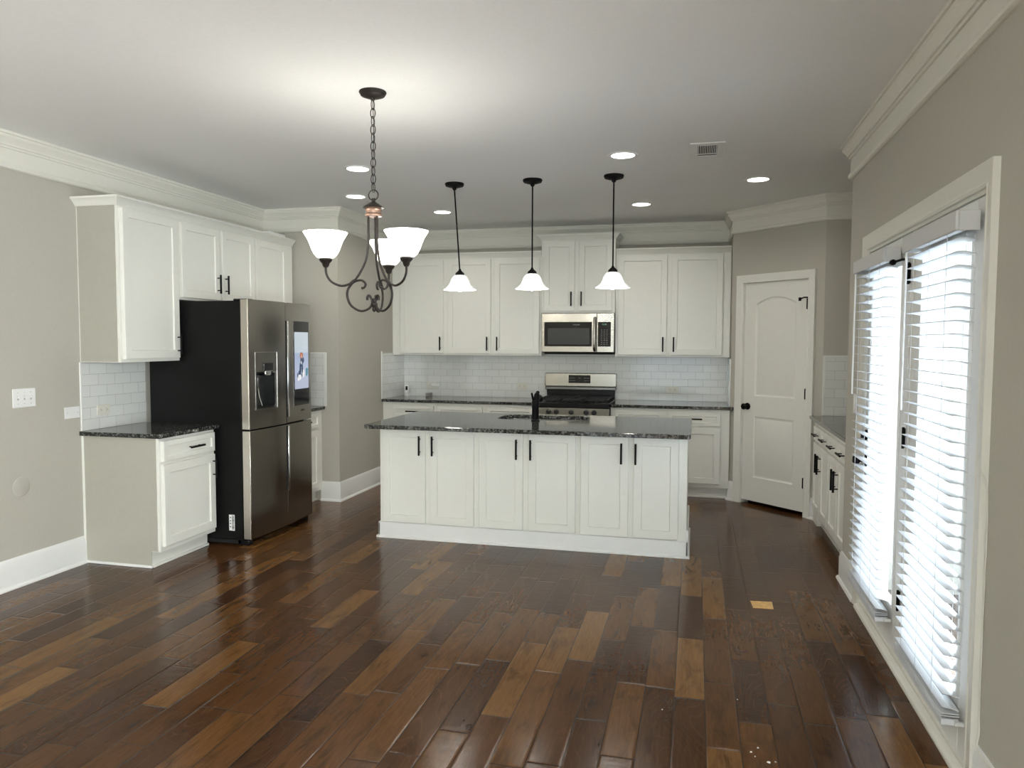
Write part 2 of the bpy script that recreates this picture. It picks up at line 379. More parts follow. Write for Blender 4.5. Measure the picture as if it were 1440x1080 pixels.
board('right_near', [(XR, 2.745), (XR, YREAR)], 'white baseboard on the right wall near the viewpoint')

# casings: profile (offset from inner edge outward, thickness)
cas = [(0, 0), (0, .012), (.006, .016), (.012, .012), (.022, .016), (.055, .020), (.072, .024), (.080, .024), (.080, 0)]
def right_plane(a, b, c): return (XR-c, a, b)
# path direction so that 'right of path' points outwards
cm = MB()
cm.sweep([(2.83, 0), (2.83, 2.065), (4.62, 2.065), (4.62, 0)], [(-o_, h_) for o_, h_ in cas], right_plane)
struct('trim_2', cm, M_trim, 'cream casing round the patio door', smooth=25)
def diag_plane(a, b, c): x, y = dg(a, -c); return (x, y, b)
cm = MB(); cm.sweep([(.142, 0), (.142, 2.10), (.849, 2.10), (.849, 0)], [(-o_*.93, h_) for o_, h_ in cas], diag_plane)
struct('trim_3', cm, M_cab, 'white casing round the pantry door', smooth=25)

# patio door: jamb, mullion, two glazed leaves
jb = MB()
jb.box(XR+.0, XR+.15, 2.80, 2.85, 0, 2.10).box(XR, XR+.15, 4.615, 4.66, 0, 2.10).box(XR, XR+.15, 2.85, 4.615, 2.05, 2.10).box(XR+.005, XR+.15, 3.705, 3.775, 0.03, 2.05)
struct('trim_4', jb, M_trim, 'patio door jamb with centre mullion', bevel=.002)
sl = MB(); sl.sweep([(4.62, 0), (2.83, 0)], [(.0, 0), (-.030, 0), (-.032, .010), (-.028, .020), (-.018, .026), (.0, .028)], lambda a, b, c: (XR+.0-(-b) if False else XR+b*1.0, a, c))
struct('trim_7', MB().box(XR, XR+.15, 2.85, 4.615, 0, .034), M_sillm, 'tan threshold under the patio door leaves')
struct('trim_5', sl, M_trim, 'rounded beige threshold under the patio door', smooth=30)
def leaf(n, y0, y1, lab):
    b = MB(); xa, xb = XR+.004, XR+.048; s_, r_, z0, z1 = .105, .20, .045, 2.045
    gy0, gy1, gz0, gz1 = y0+s_, y1-s_, z0+r_, z1-.12
    b.box(xa, xb, y0, gy0, z0, z1).box(xa, xb, gy1, y1, z0, z1).box(xa, xb, gy0, gy1, z0, gz0).box(xa, xb, gy0, gy1, gz1, z1)
    o = struct(n, b, M_base, lab, bevel=.003)
    fr = MB()
    for q in (0,):
        fr.box(xa-.008, xa+.02, gy0-.0, gy0+.018, gz0, gz1).box(xa-.008, xa+.02, gy1-.018, gy1, gz0, gz1).box(xa-.008, xa+.02, gy0+.018, gy1-.018, gz0, gz0+.018).box(xa-.008, xa+.02, gy0+.018, gy1-.018, gz1-.018, gz1)
    obj('glazing_frame', fr, M_base, o, bevel=.003)
    obj('glass', MB().box(xa+.02, xa+.026, gy0+.001, gy1-.001, gz0+.001, gz1-.001), M_glass, o)
    return o
d1 = leaf('door_1', 2.855, 3.70, 'fixed glazed patio door leaf nearest the viewpoint')
d2 = leaf('door_2', 3.78, 4.61, 'hinged glazed patio door leaf on the far side with black knob')
def knob(parent, x, y, z, axis, s_=1, r=.028):
    b = MB(); prof = [(.001, 0), (.034, 0), (.034, .006), (.012, .010), (.011, .035), (.020, .040), (r, .050), (r, .062), (.020, .072), (0, .074)]
    b.lathe([(a, q*s_) for a, q in prof], (0, 0, 0), 24, axis); return b
b = knob(None, 0, 0, 0, 'x', -1); obj('knob', b, M_black, d2, smooth=35, loc=(XR+.003, 4.555, .875), label='round black door knob')
b = MB().lathe([(.001, 0), (.030, 0), (.030, -.012), (.022, -.018), (0, -.018)], (0, 0, 0), 24, 'x'); b.box(-.034, -.016, -.006, .006, -.018, .018)
obj('deadbolt', b, M_black, d2, smooth=35, loc=(XR+.003, 4.555, 1.02), label='black deadbolt turn')
for z in (.33, 1.10, 1.86):
    b = MB().box(XR-.004, XR+.003, 3.774, 3.780, z-.045, z+.045).tube([(XR-.0065, 3.777, z-.05), (XR-.0065, 3.777, z+.05)], .0062)
    obj('hinge', b, M_black, d2, bevel=.001)
b = MB().tube([(XR-.014, 3.777, 1.925), (XR-.03, 3.80, 1.925), (XR-.05, 3.87, 1.920)], .006).lathe([(0, -.012), (.014, -.012), (.014, .004), (0, .004)], (XR-.052, 3.875, 1.92), 14, 'y')
obj('hinge_stop', b, M_black, d2, smooth=40, label='black hinge pin door stop at top')

# pantry door (two panels, arched upper panel)
def pantry_door():
    b = MB(); s0, s1, z0, z1, dep = .148, .843, .038, 2.098, .012
    F = lambda x, z, d: (*dg(x, dep+d), z)
    def rect(i, x0, x1, za, zb, rise=0, n=16):
        pts = [(x0+i, za+i), (x1-i, za+i)]
        for k in range(n+1):
            t_ = k/n; x = (x1-i) + ((x0+i)-(x1-i))*t_
            pts.append((x, zb-i + rise*(1-(2*t_-1)**2)))
        return pts
    outer = [(s0, z0), (s1, z0), (s1, z1), (s0, z1)]
    vo = [b.b.verts.new(F(x, z, 0)) for x, z in outer]; edges = [b.b.edges.new((vo[i], vo[(i+1) % 4])) for i in range(4)]
    for (x0, x1, za, zb, rise) in ((.275, .718, 1.04, 1.90, .062), (.275, .718, .265, .845, 0)):
        loops = [(rect(0, x0, x1, za, zb, rise), 0), (rect(.010, x0, x1, za, zb, rise), .007), (rect(.022, x0, x1, za, zb, rise), .009), (rect(.050, x0, x1, za, zb, rise), .002)]
        rings = b.loopfill(loops, F); r0 = rings[0]
        for i in range(len(r0)):
            e = b.b.edges.get((r0[i], r0[(i+1) % len(r0)])); edges.append(e)
    bmesh.ops.triangle_fill(b.b, use_beauty=True, use_dissolve=False, edges=edges)
    vb = [b.b.verts.new(F(x, z, .04)) for x, z in outer]
    for i in range(4): b.b.faces.new((vo[i], vo[(i+1) % 4], vb[(i+1) % 4], vb[i]))
    b.b.faces.new(vb)
    o = struct('door_3', b, M_cab, 'white two-panel pantry door with arched upper panel', smooth=20)
    for z in (.30, 1.09, 1.88):
        p = dg(.846, -.004); h = MB().tube([(p[0], p[1], z-.05), (p[0], p[1], z+.05)], .0075)
        h.box(p[0]-.012, p[0]+.004, p[1]-.002, p[1]+.012, z-.045, z+.045)
        obj('hinge', h, M_black, o, smooth=40)
    p = dg(.846, -.01); q = dg(.80, -.055)
    obj('hinge_stop', MB().tube([(p[0], p[1], 1.935), ((p[0]+q[0])/2, (p[1]+q[1])/2, 1.935), (q[0], q[1], 1.92)], .006).tube([(q[0], q[1], 1.905), (q[0], q[1], 1.935)], .012), M_black, o, smooth=40, label='black hinge pin door stop')
    kb = MB().lathe([(.001, 0), (.033, 0), (.033, .006), (.012, .010), (.011, .035), (.020, .040), (.029, .050), (.029, .062), (.020, .072), (0, .074)], (0, 0, 0), 24, 'y')
    k = obj('knob', kb, M_black, o, smooth=35, label='round black door knob'); x, y = dg(.20, dep); k.location = (x, y, .935); k.rotation_euler = (0, 0, math.atan2(-DN.y, -DN.x) - R(90))
    return o
pantry_door()
# jamb faces of the pantry opening
pj = MB()
for a, c in ((.142, .148), (.843, .849)): pj.prism([dg(a, -.0), dg(c, -.0), dg(c, .11), dg(a, .11)], 0, 2.105)
pj.prism([dg(.142), dg(.849), dg(.849, .11), dg(.142, .11)], 2.099, 2.105)
struct('trim_6', pj, M_cab, 'white jamb of the pantry door')

# ---------------------------------------------------------------- outdoors
struct('ground', MB().box(XR+.16, 14, -8, 16, -.25, -.12), M_patio, 'pale patio outside the glazed door')
fe = thing('privacy_fence', 'tall pale wooden board fence standing outside beyond the patio door', 'fence', (4.9, 2, -.12))
fb = MB()
for i in range(90): fb.box(0, .02, -4.6+i*.15, -4.6+i*.15+.125, .05, 3.5)
obj('board_panel', fb, M_fence, fe); obj('rail', MB().box(.02, .06, -4.6, 5, .4, .49), M_fence, fe); obj('rail', MB().box(.02, .06, -4.6, 5, 1.7, 1.79), M_fence, fe)

# ---------------------------------------------------------------- cabinets
def shaker(w_, h_, rail=.058, t=.024, rec=.010):
    b = MB(); F = lambda x, z, d: (x, -t+d, z)
    def rc(i): return [(i, i), (w_-i, i), (w_-i, h_-i), (i, h_-i)]
    rings = b.loopfill([(rc(.0), t), (rc(0), .003), (rc(.003), 0), (rc(rail), 0), (rc(rail+.004), rec), ], F)
    b.b.faces.new(rings[0][::-1]); return b
def pull(L_=.15, vertical=True, off=.034):
    b = MB(); a = (0, 0, 1) if vertical else (1, 0, 0); V = Vector(a)
    b.tube([V*(-L_/2)+Vector((0, -off, 0)), V*(L_/2)+Vector((0, -off, 0))], .0075, 10)
    for s_ in (-.33, .33): b.tube([V*(L_*s_), V*(L_*s_)+Vector((0, -off, 0))], .0045, 8)
    return b
def add_door(root, x0, x1, z0, z1, hx=None, hz=None, name='door', rail=.058, vertical=True, L_=.15):
    d = obj(name, shaker(x1-x0, z1-z0, rail), M_cab, root, smooth=20, loc=(x0, 0, z0))
    if hx is not None: obj('handle', pull(L_, vertical), M_black, d, smooth=40, loc=(hx-x0, -.020, hz-z0), label='black bar handle')
    return d
def cabinet(name, label, cat, loc, rz, w_, d_, h_, doors, drawers=(), toe=0, group=None, left_panel=False, right_panel=False, depth_toe=.07, shoe=False):
    r = thing(name, label, cat, loc, rz, group)
    b = MB()
    if toe: b.box(0, w_, 0, d_-.004, toe, h_)
    else: b.box(0, w_, 0, d_, 0, h_)
    obj('body', b, M_cab, r, bevel=.0015)
    if toe:
        obj('toe_kick', MB().box(0, w_, depth_toe, d_-.004, 0, toe).box(0, w_, depth_toe-.014, depth_toe, 0, .018), M_cab, r, bevel=.003)
    for dd in doors: add_door(r, *dd)
    for (x0, x1, z0, z1, hx, hz) in drawers: add_door(r, x0, x1, z0, z1, hx, hz, 'drawer', .034, False)
    return r
def cornice(root, pth, z0, hgt=.06, proj=.045):
    pr = [(0, 0), (.004, 0), (.010, .010), (.016, .018), (proj*.55, hgt*.5), (proj*.85, hgt*.72), (proj, hgt*.8), (proj, hgt), (0, hgt)]
    return obj('cornice', MB().sweep(pth, pr, lambda a, b_, c: (a, b_, c+z0)), M_cab, root, smooth=25)
ZU = 1.3894; HU = 2.440-ZU
LROT = R(90)
def lc(x, z=0, front=0): return (front, x, z)        # left wall: local x = world y
FU = XL+.33; FB = XL+.61
GU = 'upper cabinets'
# left upper run (origin at front-left-bottom; local +y into wall)
y0 = 4.2423
t = cabinet('wall_cabinet', 'tall white one-door wall cabinet with greige side, left end of the left wall', 'cabinet', (FU, y0, ZU), LROT, .5907, .33, HU, [(.02, .572, .022, HU-.012, .545, .125)])
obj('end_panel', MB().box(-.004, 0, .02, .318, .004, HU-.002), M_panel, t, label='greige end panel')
cornice(t, [(.5907, 0), (-.004, 0), (-.004, .33)][::-1] if False else [(-.004, .33), (-.004, 0), (.5907, 0)][::1], HU) if False else None
cornice(t, [(-.004, .328), (-.004, 0), (.5907, 0)], HU)
wF = 5.812-4.833; zf = 1.846
t = cabinet('wall_cabinet', 'short white wall cabinet with two doors directly above the refrigerator', 'cabinet', (FU, 4.833, zf), LROT, wF, .33, 2.44-zf,
    [(.018, .482, .018, 2.428-zf, .442, .145), (.512, .965, .018, 2.428-zf, .545, .145)])
cornice(t, [(0, 0), (wF, 0)], 2.44-zf)
t = cabinet('wall_cabinet', 'white one-door wall cabinet at the far end of the left wall, past the refrigerator', 'cabinet', (FU, 5.812, ZU), LROT, YR-5.812-.03, .33, HU, [(.02, .52, .022, HU-.012, .06, .125)])
cornice(t, [(0, 0), (YR-5.812-.03, 0)], HU)
# loose offcut lying on top of cabinets
tag(obj('foam_block', MB().box(-3.86, -3.735, 6.02, 6.30, 2.5005, 2.525), M_white, bevel=.004), 'flat white block lying on top of the left wall cabinets', 'block')

# left base
t = cabinet('base_cabinet', 'white base cabinet with one drawer and one door, left of the refrigerator', 'cabinet', (FB, y0, 0), LROT, .590, .61, .885,
    [(.022, .572, .145, .70, .543, .60)], [(.022, .572, .722, .862, .34, .79)], toe=.11)
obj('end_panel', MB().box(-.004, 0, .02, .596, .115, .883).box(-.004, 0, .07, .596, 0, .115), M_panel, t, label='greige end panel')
obj('shoe_strip', MB().box(-.018, -.004, .06, .60, 0, .018), M_base, t, bevel=.004)
obj('edge_strip', MB().box(-.012, -.004, .592, .609, .018, .883), M_cab, t, bevel=.002)
t = cabinet('base_cabinet', 'white base cabinet with drawer and door, between refrigerator and jutting wall', 'cabinet', (FB, 5.80, 0), LROT, YR-5.80-.004, .61, .885,
    [(.04, .60, .145, .70, .10, .60)], [(.04, .60, .722, .862, .32, .79)], toe=.11)
def slab(poly, z0=.885, z1=.915): return MB().prism(poly, z0, z1)
tag(obj('countertop', slab([(XL+.002, 4.212), (XL+.648, 4.212), (XL+.648, 4.852), (XL+.002, 4.852)]), M_granite, bevel=.006, seg=3), 'small dark speckled granite countertop left of the refrigerator', 'countertop')
tag(obj('countertop', slab([(XL+.002, 5.785), (XL+.648, 5.785), (XL+.648, YR-.002), (XL+.002, YR-.002)]), M_granite, bevel=.006, seg=3), 'small dark granite countertop between refrigerator and jutting wall', 'countertop')
# backsplashes
b = MB().box(XL+.0005, XL+.009, 4.245, 4.853, .9155, ZU-.001)
t = tag(obj('backsplash', b, M_tileY), 'white subway tile backsplash left of the refrigerator', 'backsplash'); obj('edge_trim', MB().box(XL+.0005, XL+.011, 4.228, 4.245, .9155, ZU-.001), M_grout, t, bevel=.003)
t = tag(obj('backsplash', MB().box(XL+.0005, -3.452, YR-.009, YR-.0005, .9155, 1.415), M_tileX), 'white subway tile panel on the jutting wall, right of the refrigerator', 'backsplash')
obj('edge_trim', MB().box(-3.452, -3.426, YR-.011, YR-.0005, .9155, 1.432).box(XL+.35, -3.452, YR-.011, YR-.0005, 1.415, 1.432), M_grout, t, bevel=.003)
b = MB().box(X1+.0005, X2-.0005, YB-.009, YB-.0005, .9155, 1.60)
t = tag(obj('backsplash', b, M_tileX), 'long white subway tile backsplash behind the range', 'backsplash')
t = tag(obj('backsplash', MB().box(X1+.0005, X1+.009, YB-.635, YB-.010, .9155, 1.41), M_tileY), 'narrow white tile return at the left end of the back counter', 'backsplash')
obj('edge_trim', MB().box(X1+.0005, X1+.011, YB-.652, YB-.635, .9155, 1.43), M_grout, t, bevel=.003)
t = tag(obj('backsplash', MB().box(X2-.009, X2-.0005, YB-.56, YB-.010, .9155, 1.38), M_tileY), 'narrow white tile return at the right end of the back counter', 'backsplash')
obj('edge_trim', MB().box(X2-.012, X2-.0005, YB-.588, YB-.56, .9155, 1.38), M_grout, t, bevel=.003)
t = tag(obj('backsplash', MB().box(XB+.02, XW-.0005, YP-.009, YP-.0005, .9155, 1.415), M_tileX), 'white tile panel above the right counter, beside the pantry wall', 'backsplash')
obj('edge_trim', MB().box(XB, XB+.02, YP-.011, YP-.0005, .9155, 1.432).box(XB+.02, XW-.001, YP-.011, YP-.0005, 1.415, 1.432), M_grout, t, bevel=.003)

# back uppers
YU = YB-.33
def X(a, base): return a-base
c0 = X1+.003
t = cabinet('wall_cabinet', 'single-door white wall cabinet at the left end of the back wall', 'cabinet', (c0, YU, ZU), 0, -2.672-c0, .329, HU, [(-3.203-c0, -2.694-c0, .020, HU-.012, -2.728-c0, .128)])
cornice(t, [(0, 0), (-2.672-c0, 0)], HU)
c0 = -2.672
t = cabinet('wall_cabinet', 'two-door white wall cabinet on the back wall, left of the microwave', 'cabinet', (c0, YU, ZU), 0, 1.074, .329, HU, [(-2.650-c0, -2.158-c0, .020, HU-.012, -2.193-c0, .128), (-2.116-c0, -1.622-c0, .020, HU-.012, -2.081-c0, .128)])
cornice(t, [(0, 0), (1.074, 0)], HU)
c0 = -1.596; zm = 1.842; hm = 2.60-zm
t = cabinet('wall_cabinet', 'raised white two-door wall cabinet directly above the microwave', 'cabinet', (c0, YU-.035, zm), 0, .776, .364, hm, [(-1.570-c0, -1.240-c0, .022, hm-.012, -1.272-c0, .145), (-1.196-c0, -.850-c0, .022, hm-.012, -1.166-c0, .145)])
cornice(t, [(0, .364), (0, 0), (.776, 0), (.776, .364)], hm)
c0 = -.818
t = cabinet('wall_cabinet', 'two-door white wall cabinet on the back wall, right of the microwave', 'cabinet', (c0, YU, ZU), 0, X2-.004-c0, .329, HU, [(-.792-c0, -.295-c0, .020, HU-.012, -.33-c0, .128), (-.250-c0, .252-c0, .020, HU-.012, -.223-c0, .128)])
cornice(t, [(0, 0), (X2-.004-c0, 0)], HU)
# back base
YF = YB-.61
def basecab(a, b_, dx0, dx1, lab, hx, filler=0):
    return cabinet('base_cabinet', lab, 'cabinet', (a, YF, 0), 0, b_-a, .609, .885, [(dx0-a, dx1-a, .15, .70, hx-a, .60)], [(dx0-a, dx1-a, .722, .850, (dx0+dx1)/2-a, .79)], toe=.11)
basecab(X1+.003, -2.685, -3.175, -2.71, 'white base cabinet at the left end of the back counter, behind the island', -2.75)
basecab(-2.685, -2.145, -2.66, -2.17, 'middle white base cabinet behind the island, left of the range', -2.21)
basecab(-2.145, -1.602, -2.12, -1.63, 'white base cabinet directly left of the range', -2.08)
basecab(-.826, -.281, -.779, -.309, 'white base cabinet directly right of the range', -.35)
basecab(-.281, X2-.004, -.253, .244, 'white base cabinet right of the island end, beside the pantry wall', -.21)
tag(obj('countertop', slab([(X1+.002, YB-.648), (-1.602, YB-.648), (-1.602, YB-.010), (X1+.002, YB-.010)]), M_granite, bevel=.006, seg=3), 'dark granite back countertop left of the range', 'countertop')
tag(obj('countertop', slab([(-.828, YB-.648), (X2+.030, YB-.648), (X2+.030, YA-.034), (X2-.003, YA-.001), (X2-.003, YB-.010), (-.828, YB-.010)]), M_granite, bevel=.005, seg=3), 'dark granite back countertop right of the range', 'countertop')

# right recess base cabinets (facing left)
FR = .99
def rb(yf, yn_, lab):
    wd = yf-yn_; hwd = wd/2
    return cabinet('base_cabinet', lab, 'cabinet', (FR, yf, 0), R(-90), wd, XW-FR-.002, .885,
        [(.014, hwd-.008, .155, .715, hwd-.045, .58), (hwd+.008, wd-.014, .155, .715, hwd+.045, .58)],
        [(.014, hwd-.008, .735, .85, hwd/2, .79), (hwd+.008, wd-.014, .735, .85, hwd*1.5, .79)], toe=.11)
rb(6.62, 5.892, 'white two-door base cabinet at the far end of the right counter'); rb(5.890, 5.166, 'white two-door base cabinet in the right recess, nearer the patio door')
tag(obj('filler_panel', MB().box(FR+.02, XW-.002, 6.622, YP-.012, .0, .884), M_cab), 'plain white filler between right cabinets and pantry wall', 'panel')
tag(obj('countertop', slab([(.960, YN+.003), (XW-.002, YN+.003), (XW-.002, YP-.012), (XB+.015, YP-.012), (.960, 6.86-.04)][::-1]), M_granite, bevel=.005, seg=3), 'dark granite countertop in the right recess, beside the pantry door', 'countertop')

# ---------------------------------------------------------------- island
IY = 5.385; ih = .885
units = [(-2.39, -1.600, [(-2.362, -2.010), (-1.971, -1.621)], 'left pair of island doors, white shaker cabinet under the granite'),
         (-1.600, -.8175, [(-1.580, -1.238), (-1.197, -.842)], 'middle white island cabinet with two shaker doors'),
         (-.8175, -.045, [(-.805, -.457), (-.421, -.103)], 'right-hand white island cabinet with two shaker doors')]
hx = [(-2.049, -1.944), (-1.283, -1.175), (-.508, -.406)]
for (a, b_, ds, lab), hh in zip(units, hx):
    t = thing('island_cabinet', lab, 'cabinet', (a, IY, 0), 0)
    W_ = b_-a; obj('body', MB().box(0, W_, 0, .02, 0, .885).box(0, W_, .82, .84, 0, .885).box(0, .012, .02, .82, 0, .885).box(W_-.012, W_, .02, .82, 0, .885).box(.012, W_-.012, .02, .82, .10, .12), M_cab, t)
    for (p, q), h_ in zip(ds, hh): add_door(t, p-a, q-a, .130, .858, h_-a, .740)
ib = MB()
pr = [(0, 0), (.022, 0), (.021, .014), (.012, .018), (.012, .118), (.008, .124), (0, .124)]
ib.sweep([(-2.402, IY), (-.033, IY)], pr)
ib.sweep([(-2.391, 6.225), (-2.391, IY-.014)], [(-a if False else a, c) for a, c in [(0, 0), (.022, 0), (.021, .014), (.012, .018), (.012, .124), (0, .124)]][::1]) if False else None
ib.box(-2.404, -2.3905, IY-.012, 6.225, 0, .124).box(-.0445, -.030, IY-.012, 6.225, 0, .205).box(-2.42, -2.404, IY-.02, 6.235, 0, .016).box(-.030, -.020, IY-.02, 6.235, 0, .016)
tag(obj('island_baseboard', ib, M_base, bevel=.0015), 'white baseboard wrapping the foot of the kitchen island', 'baseboard')
# slab with sink cut-out
def rrect(x0, x1, y0_, y1_, r, n=6):
    pts = []
    for cx, cy, a0 in ((x1-r, y0_+r, -90), (x1-r, y1_-r, 0), (x0+r, y1_-r, 90), (x0+r, y0_+r, 180)):
        for k in range(n+1): a = R(a0+90*k/n); pts.append((cx+r*math.cos(a), cy+r*math.sin(a)))
    return pts
SX0, SX1, SY0, SY1 = -1.568, -.848, 5.80, 6.185
def island_top():
    b = MB(); outer = rrect(-2.415, -.022, 5.128, 6.285, .03); hole = rrect(SX0, SX1, SY0, SY1, .09)
    def ring(pts, z): return [b.b.verts.new((x, y, z)) for x, y in pts]
    def off(pts, c, d): return pts
    for z in (.885, .915):
        pass
    rings = {}
    e_ = .004
    out = [ring(rrect(-2.415+e_, -.022-e_, 5.128+e_, 6.285-e_, .03), .885), ring(outer, .885+e_), ring(outer, .915-e_), ring(rrect(-2.415+e_, -.022-e_, 5.128+e_, 6.285-e_, .03), .915)]
    inn = [ring(hole, .885), ring(hole, .915-e_), ring(rrect(SX0-e_, SX1+e_, SY0-e_, SY1+e_, .09+e_), .915)]
    for rs in (out, inn):
        for a, c in zip(rs, rs[1:]):
            n = len(a)
            for k in range(n): b.b.faces.new((a[k], a[(k+1) % n], c[(k+1) % n], c[k]))
    for o_, i_ in ((out[0], inn[0]), (out[-1], inn[-1])):
        es = [b.b.edges.get((r_[k], r_[(k+1) % len(r_)])) for r_ in (o_, i_) for k in range(len(r_))]
        bmesh.ops.triangle_fill(b.b, use_beauty=True, edges=es)
    return b
tag(obj('island_countertop', island_top(), M_granite, smooth=40), 'large dark speckled granite island countertop with sink cut-out', 'countertop')
t = thing('sink', 'stainless steel undermount sink set in the island countertop', 'sink', ((SX0+SX1)/2, (SY0+SY1)/2, .70))
b = MB(); hx_, hy_ = (SX1-SX0)/2, (SY1-SY0)/2
rings = []
for (g_, z) in ((.015, .1845), (.0, .1845), (-.004, .03), (-.03, .0)):
    rings.append([b.b.verts.new((x, y, z)) for x, y in rrect(-hx_-g_, hx_+g_, -hy_-g_, hy_+g_, .09+min(g_, 0))])
for a, c in zip(rings, rings[1:]):
    n = len(a)
    for k in range(n): b.b.faces.new((a[k], a[(k+1) % n], c[(k+1) % n], c[k]))
b.b.faces.new(rings[-1])
obj('basin', b, M_sinksteel, t, smooth=40); obj('drain', MB().lathe([(0, .003), (.04, .003), (.045, .001)], (0, 0, 0), 24), M_chrome, t, smooth=40)
# cabinet bodies below the sink are boxes: lower the interior visually by letting the basin sit in them
t = thing('faucet', 'black single-body kitchen faucet standing beside the island sink', 'faucet', (-1.225, 5.745, .915))
obj('body', MB().lathe([(.0, .0), (.034, 0), (.034, .008), (.028, .014), (.027, .10), (.029, .105), (.029, .15), (.025, .165), (0, .168)], n=28), M_black, t, smooth=35)
obj('spout', MB().tube([(0, .01, .125), (0, .06, .165), (0, .12, .185), (0, .17, .175), (0, .195, .15)], [.022, .020, .019, .020, .021], 14), M_black, t, smooth=45)
obj('spray_head', MB().tube([(.0, .02, .16), (.004, .02, .20), (.014, .035, .232)], [.022, .021, .012], 14), M_black, t, smooth=45)
obj('lever', MB().tube([(-.012, -.006, .16), (-.020, -.02, .19), (-.024, -.03, .222)], [.012, .009, .007], 10), M_black, t, smooth=45)

# ---------------------------------------------------------------- refrigerator
FX = -3.185; fy0, fy1, fmid = 4.862, 5.765, 5.335
t = thing('refrigerator', 'stainless four-door refrigerator with charcoal sides and a screen in its door', 'refrigerator', (0, 0, 0))
t.location = (-3.66, 5.31, 0)
def rel(o_): o_.location = (3.66, -5.31, 0); return o_
rel(obj('body', MB().box(-4.055, -3.268, fy0, fy1, .045, 1.835), M_fside, t, bevel=.004, label='charcoal cabinet of the refrigerator'))
def fx(y): u = (y-fmid)/.45; return FX+.012-.022*u*u
def cslab(b, y0_, y1_, z0, z1, back=-3.262, n=10, front=0):
    ys = [y0_+(y1_-y0_)*i/n for i in range(n+1)]
    b.prism([(back, y0_)] + [(fx(y)+front, y) for y in ys] + [(back, y1_)], z0, z1)
ZS = .875
ds = (('door', fmid+.004, fy1-.002, ZS+.006, 1.845), ('door', fy0+.002, fmid-.004, .055, ZS-.006), ('door', fmid+.004, fy1-.002, .055, ZS-.006))
# upper left with dispenser niche
b = MB(); ny0, ny1, nz0, nz1 = 4.945, 5.195, 1.03, 1.305
cslab(b, fy0+.002, ny0, ZS+.006, 1.845, n=4); cslab(b, ny1, fmid-.004, ZS+.006, 1.845, n=4); cslab(b, ny0, ny1, ZS+.006, nz0, n=5); cslab(b, ny0, ny1, nz1, 1.845, n=5)
dl = rel(obj('door', b, M_fsteel, t, smooth=25, label='upper left steel door with ice and water dispenser'))
obj('dispenser_niche', MB().box(-3.262, -3.255, ny0, ny1, nz0, nz1).box(-3.255, fx(5.07)-.004, ny0+.0005, ny0+.004, nz0, nz1).box(-3.255, fx(5.07)-.004, ny1-.004, ny1-.0005, nz0, nz1).box(-3.255, fx(5.07)-.004, ny0+.004, ny1-.004, nz0+.0005, nz0+.012).box(-3.255, fx(5.07)-.006, ny0+.004, ny1-.004, nz1-.01, nz1-.0005), M_blackplastic, dl, label='black dispenser niche')
fr = MB()
for (a, c, z0, z1) in ((ny0-.012, ny0-.009, nz0-.010, 1.452), (ny1+.009, ny1+.012, nz0-.010, 1.452), (ny0-.012, ny1+.012, 1.452, 1.455), (ny0-.012, ny1+.012, nz0-.013, nz0-.010)):
    ys = [a+(c-a)*i/6 for i in range(7)]; fr.prism([(fx(y)-.002, y) for y in ys][::-1] + [(fx(y)+.0012, y) for y in ys], z0, z1)
obj('dispenser_frame', fr, M_chrome, dl)
obj('dispenser_control', MB().box(fx(5.08)-.006, fx(5.08)+.006, 5.03, 5.15, 1.315, 1.37), M_blackglass, dl, bevel=.002)
obj('dispenser_spout', MB().box(-3.25, fx(5.08)+.003, 5.05, 5.13, 1.275, 1.312), M_chrome, dl, bevel=.006)
obj('dispenser_lever', MB().tube([(-3.185, 4.955, 1.26), (-3.19, 4.958, 1.20), (-3.20, 4.99, 1.12), (-3.20, 5.03, 1.045)], [.006, .007, .007, .006], 8), M_chrome, dl, smooth=40)
doors = []
for (nm, a, c, z0, z1), lab in zip(ds, ('upper right steel door with screen', 'lower left steel door', 'lower right steel door')):
    b = MB(); cslab(b, a, c, z0, z1); d = rel(obj(nm, b, M_fsteel, t, bevel=.003, smooth=25, label=lab)); doors.append(d)
# bright side edges of the two left doors
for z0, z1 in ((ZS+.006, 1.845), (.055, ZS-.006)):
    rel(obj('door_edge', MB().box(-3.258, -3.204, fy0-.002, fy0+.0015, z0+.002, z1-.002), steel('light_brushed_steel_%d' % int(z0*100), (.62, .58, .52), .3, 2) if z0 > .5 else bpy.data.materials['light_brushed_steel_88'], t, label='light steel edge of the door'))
# recessed handles along the middle
for (z0, z1, dd) in ((.93, 1.70, doors[0]), (.335, .86, doors[2])):
    obj('handle', MB().box(fx(fmid)-.004, fx(fmid)+.010, fmid+.010, fmid+.034, z0, z1), M_chrome, dd, bevel=.003, label='long vertical steel handle')
    obj('handle_recess', MB().box(fx(fmid)-.01, fx(fmid)+.002, fmid-.003, fmid+.009, z0, z1), M_dark, dd)
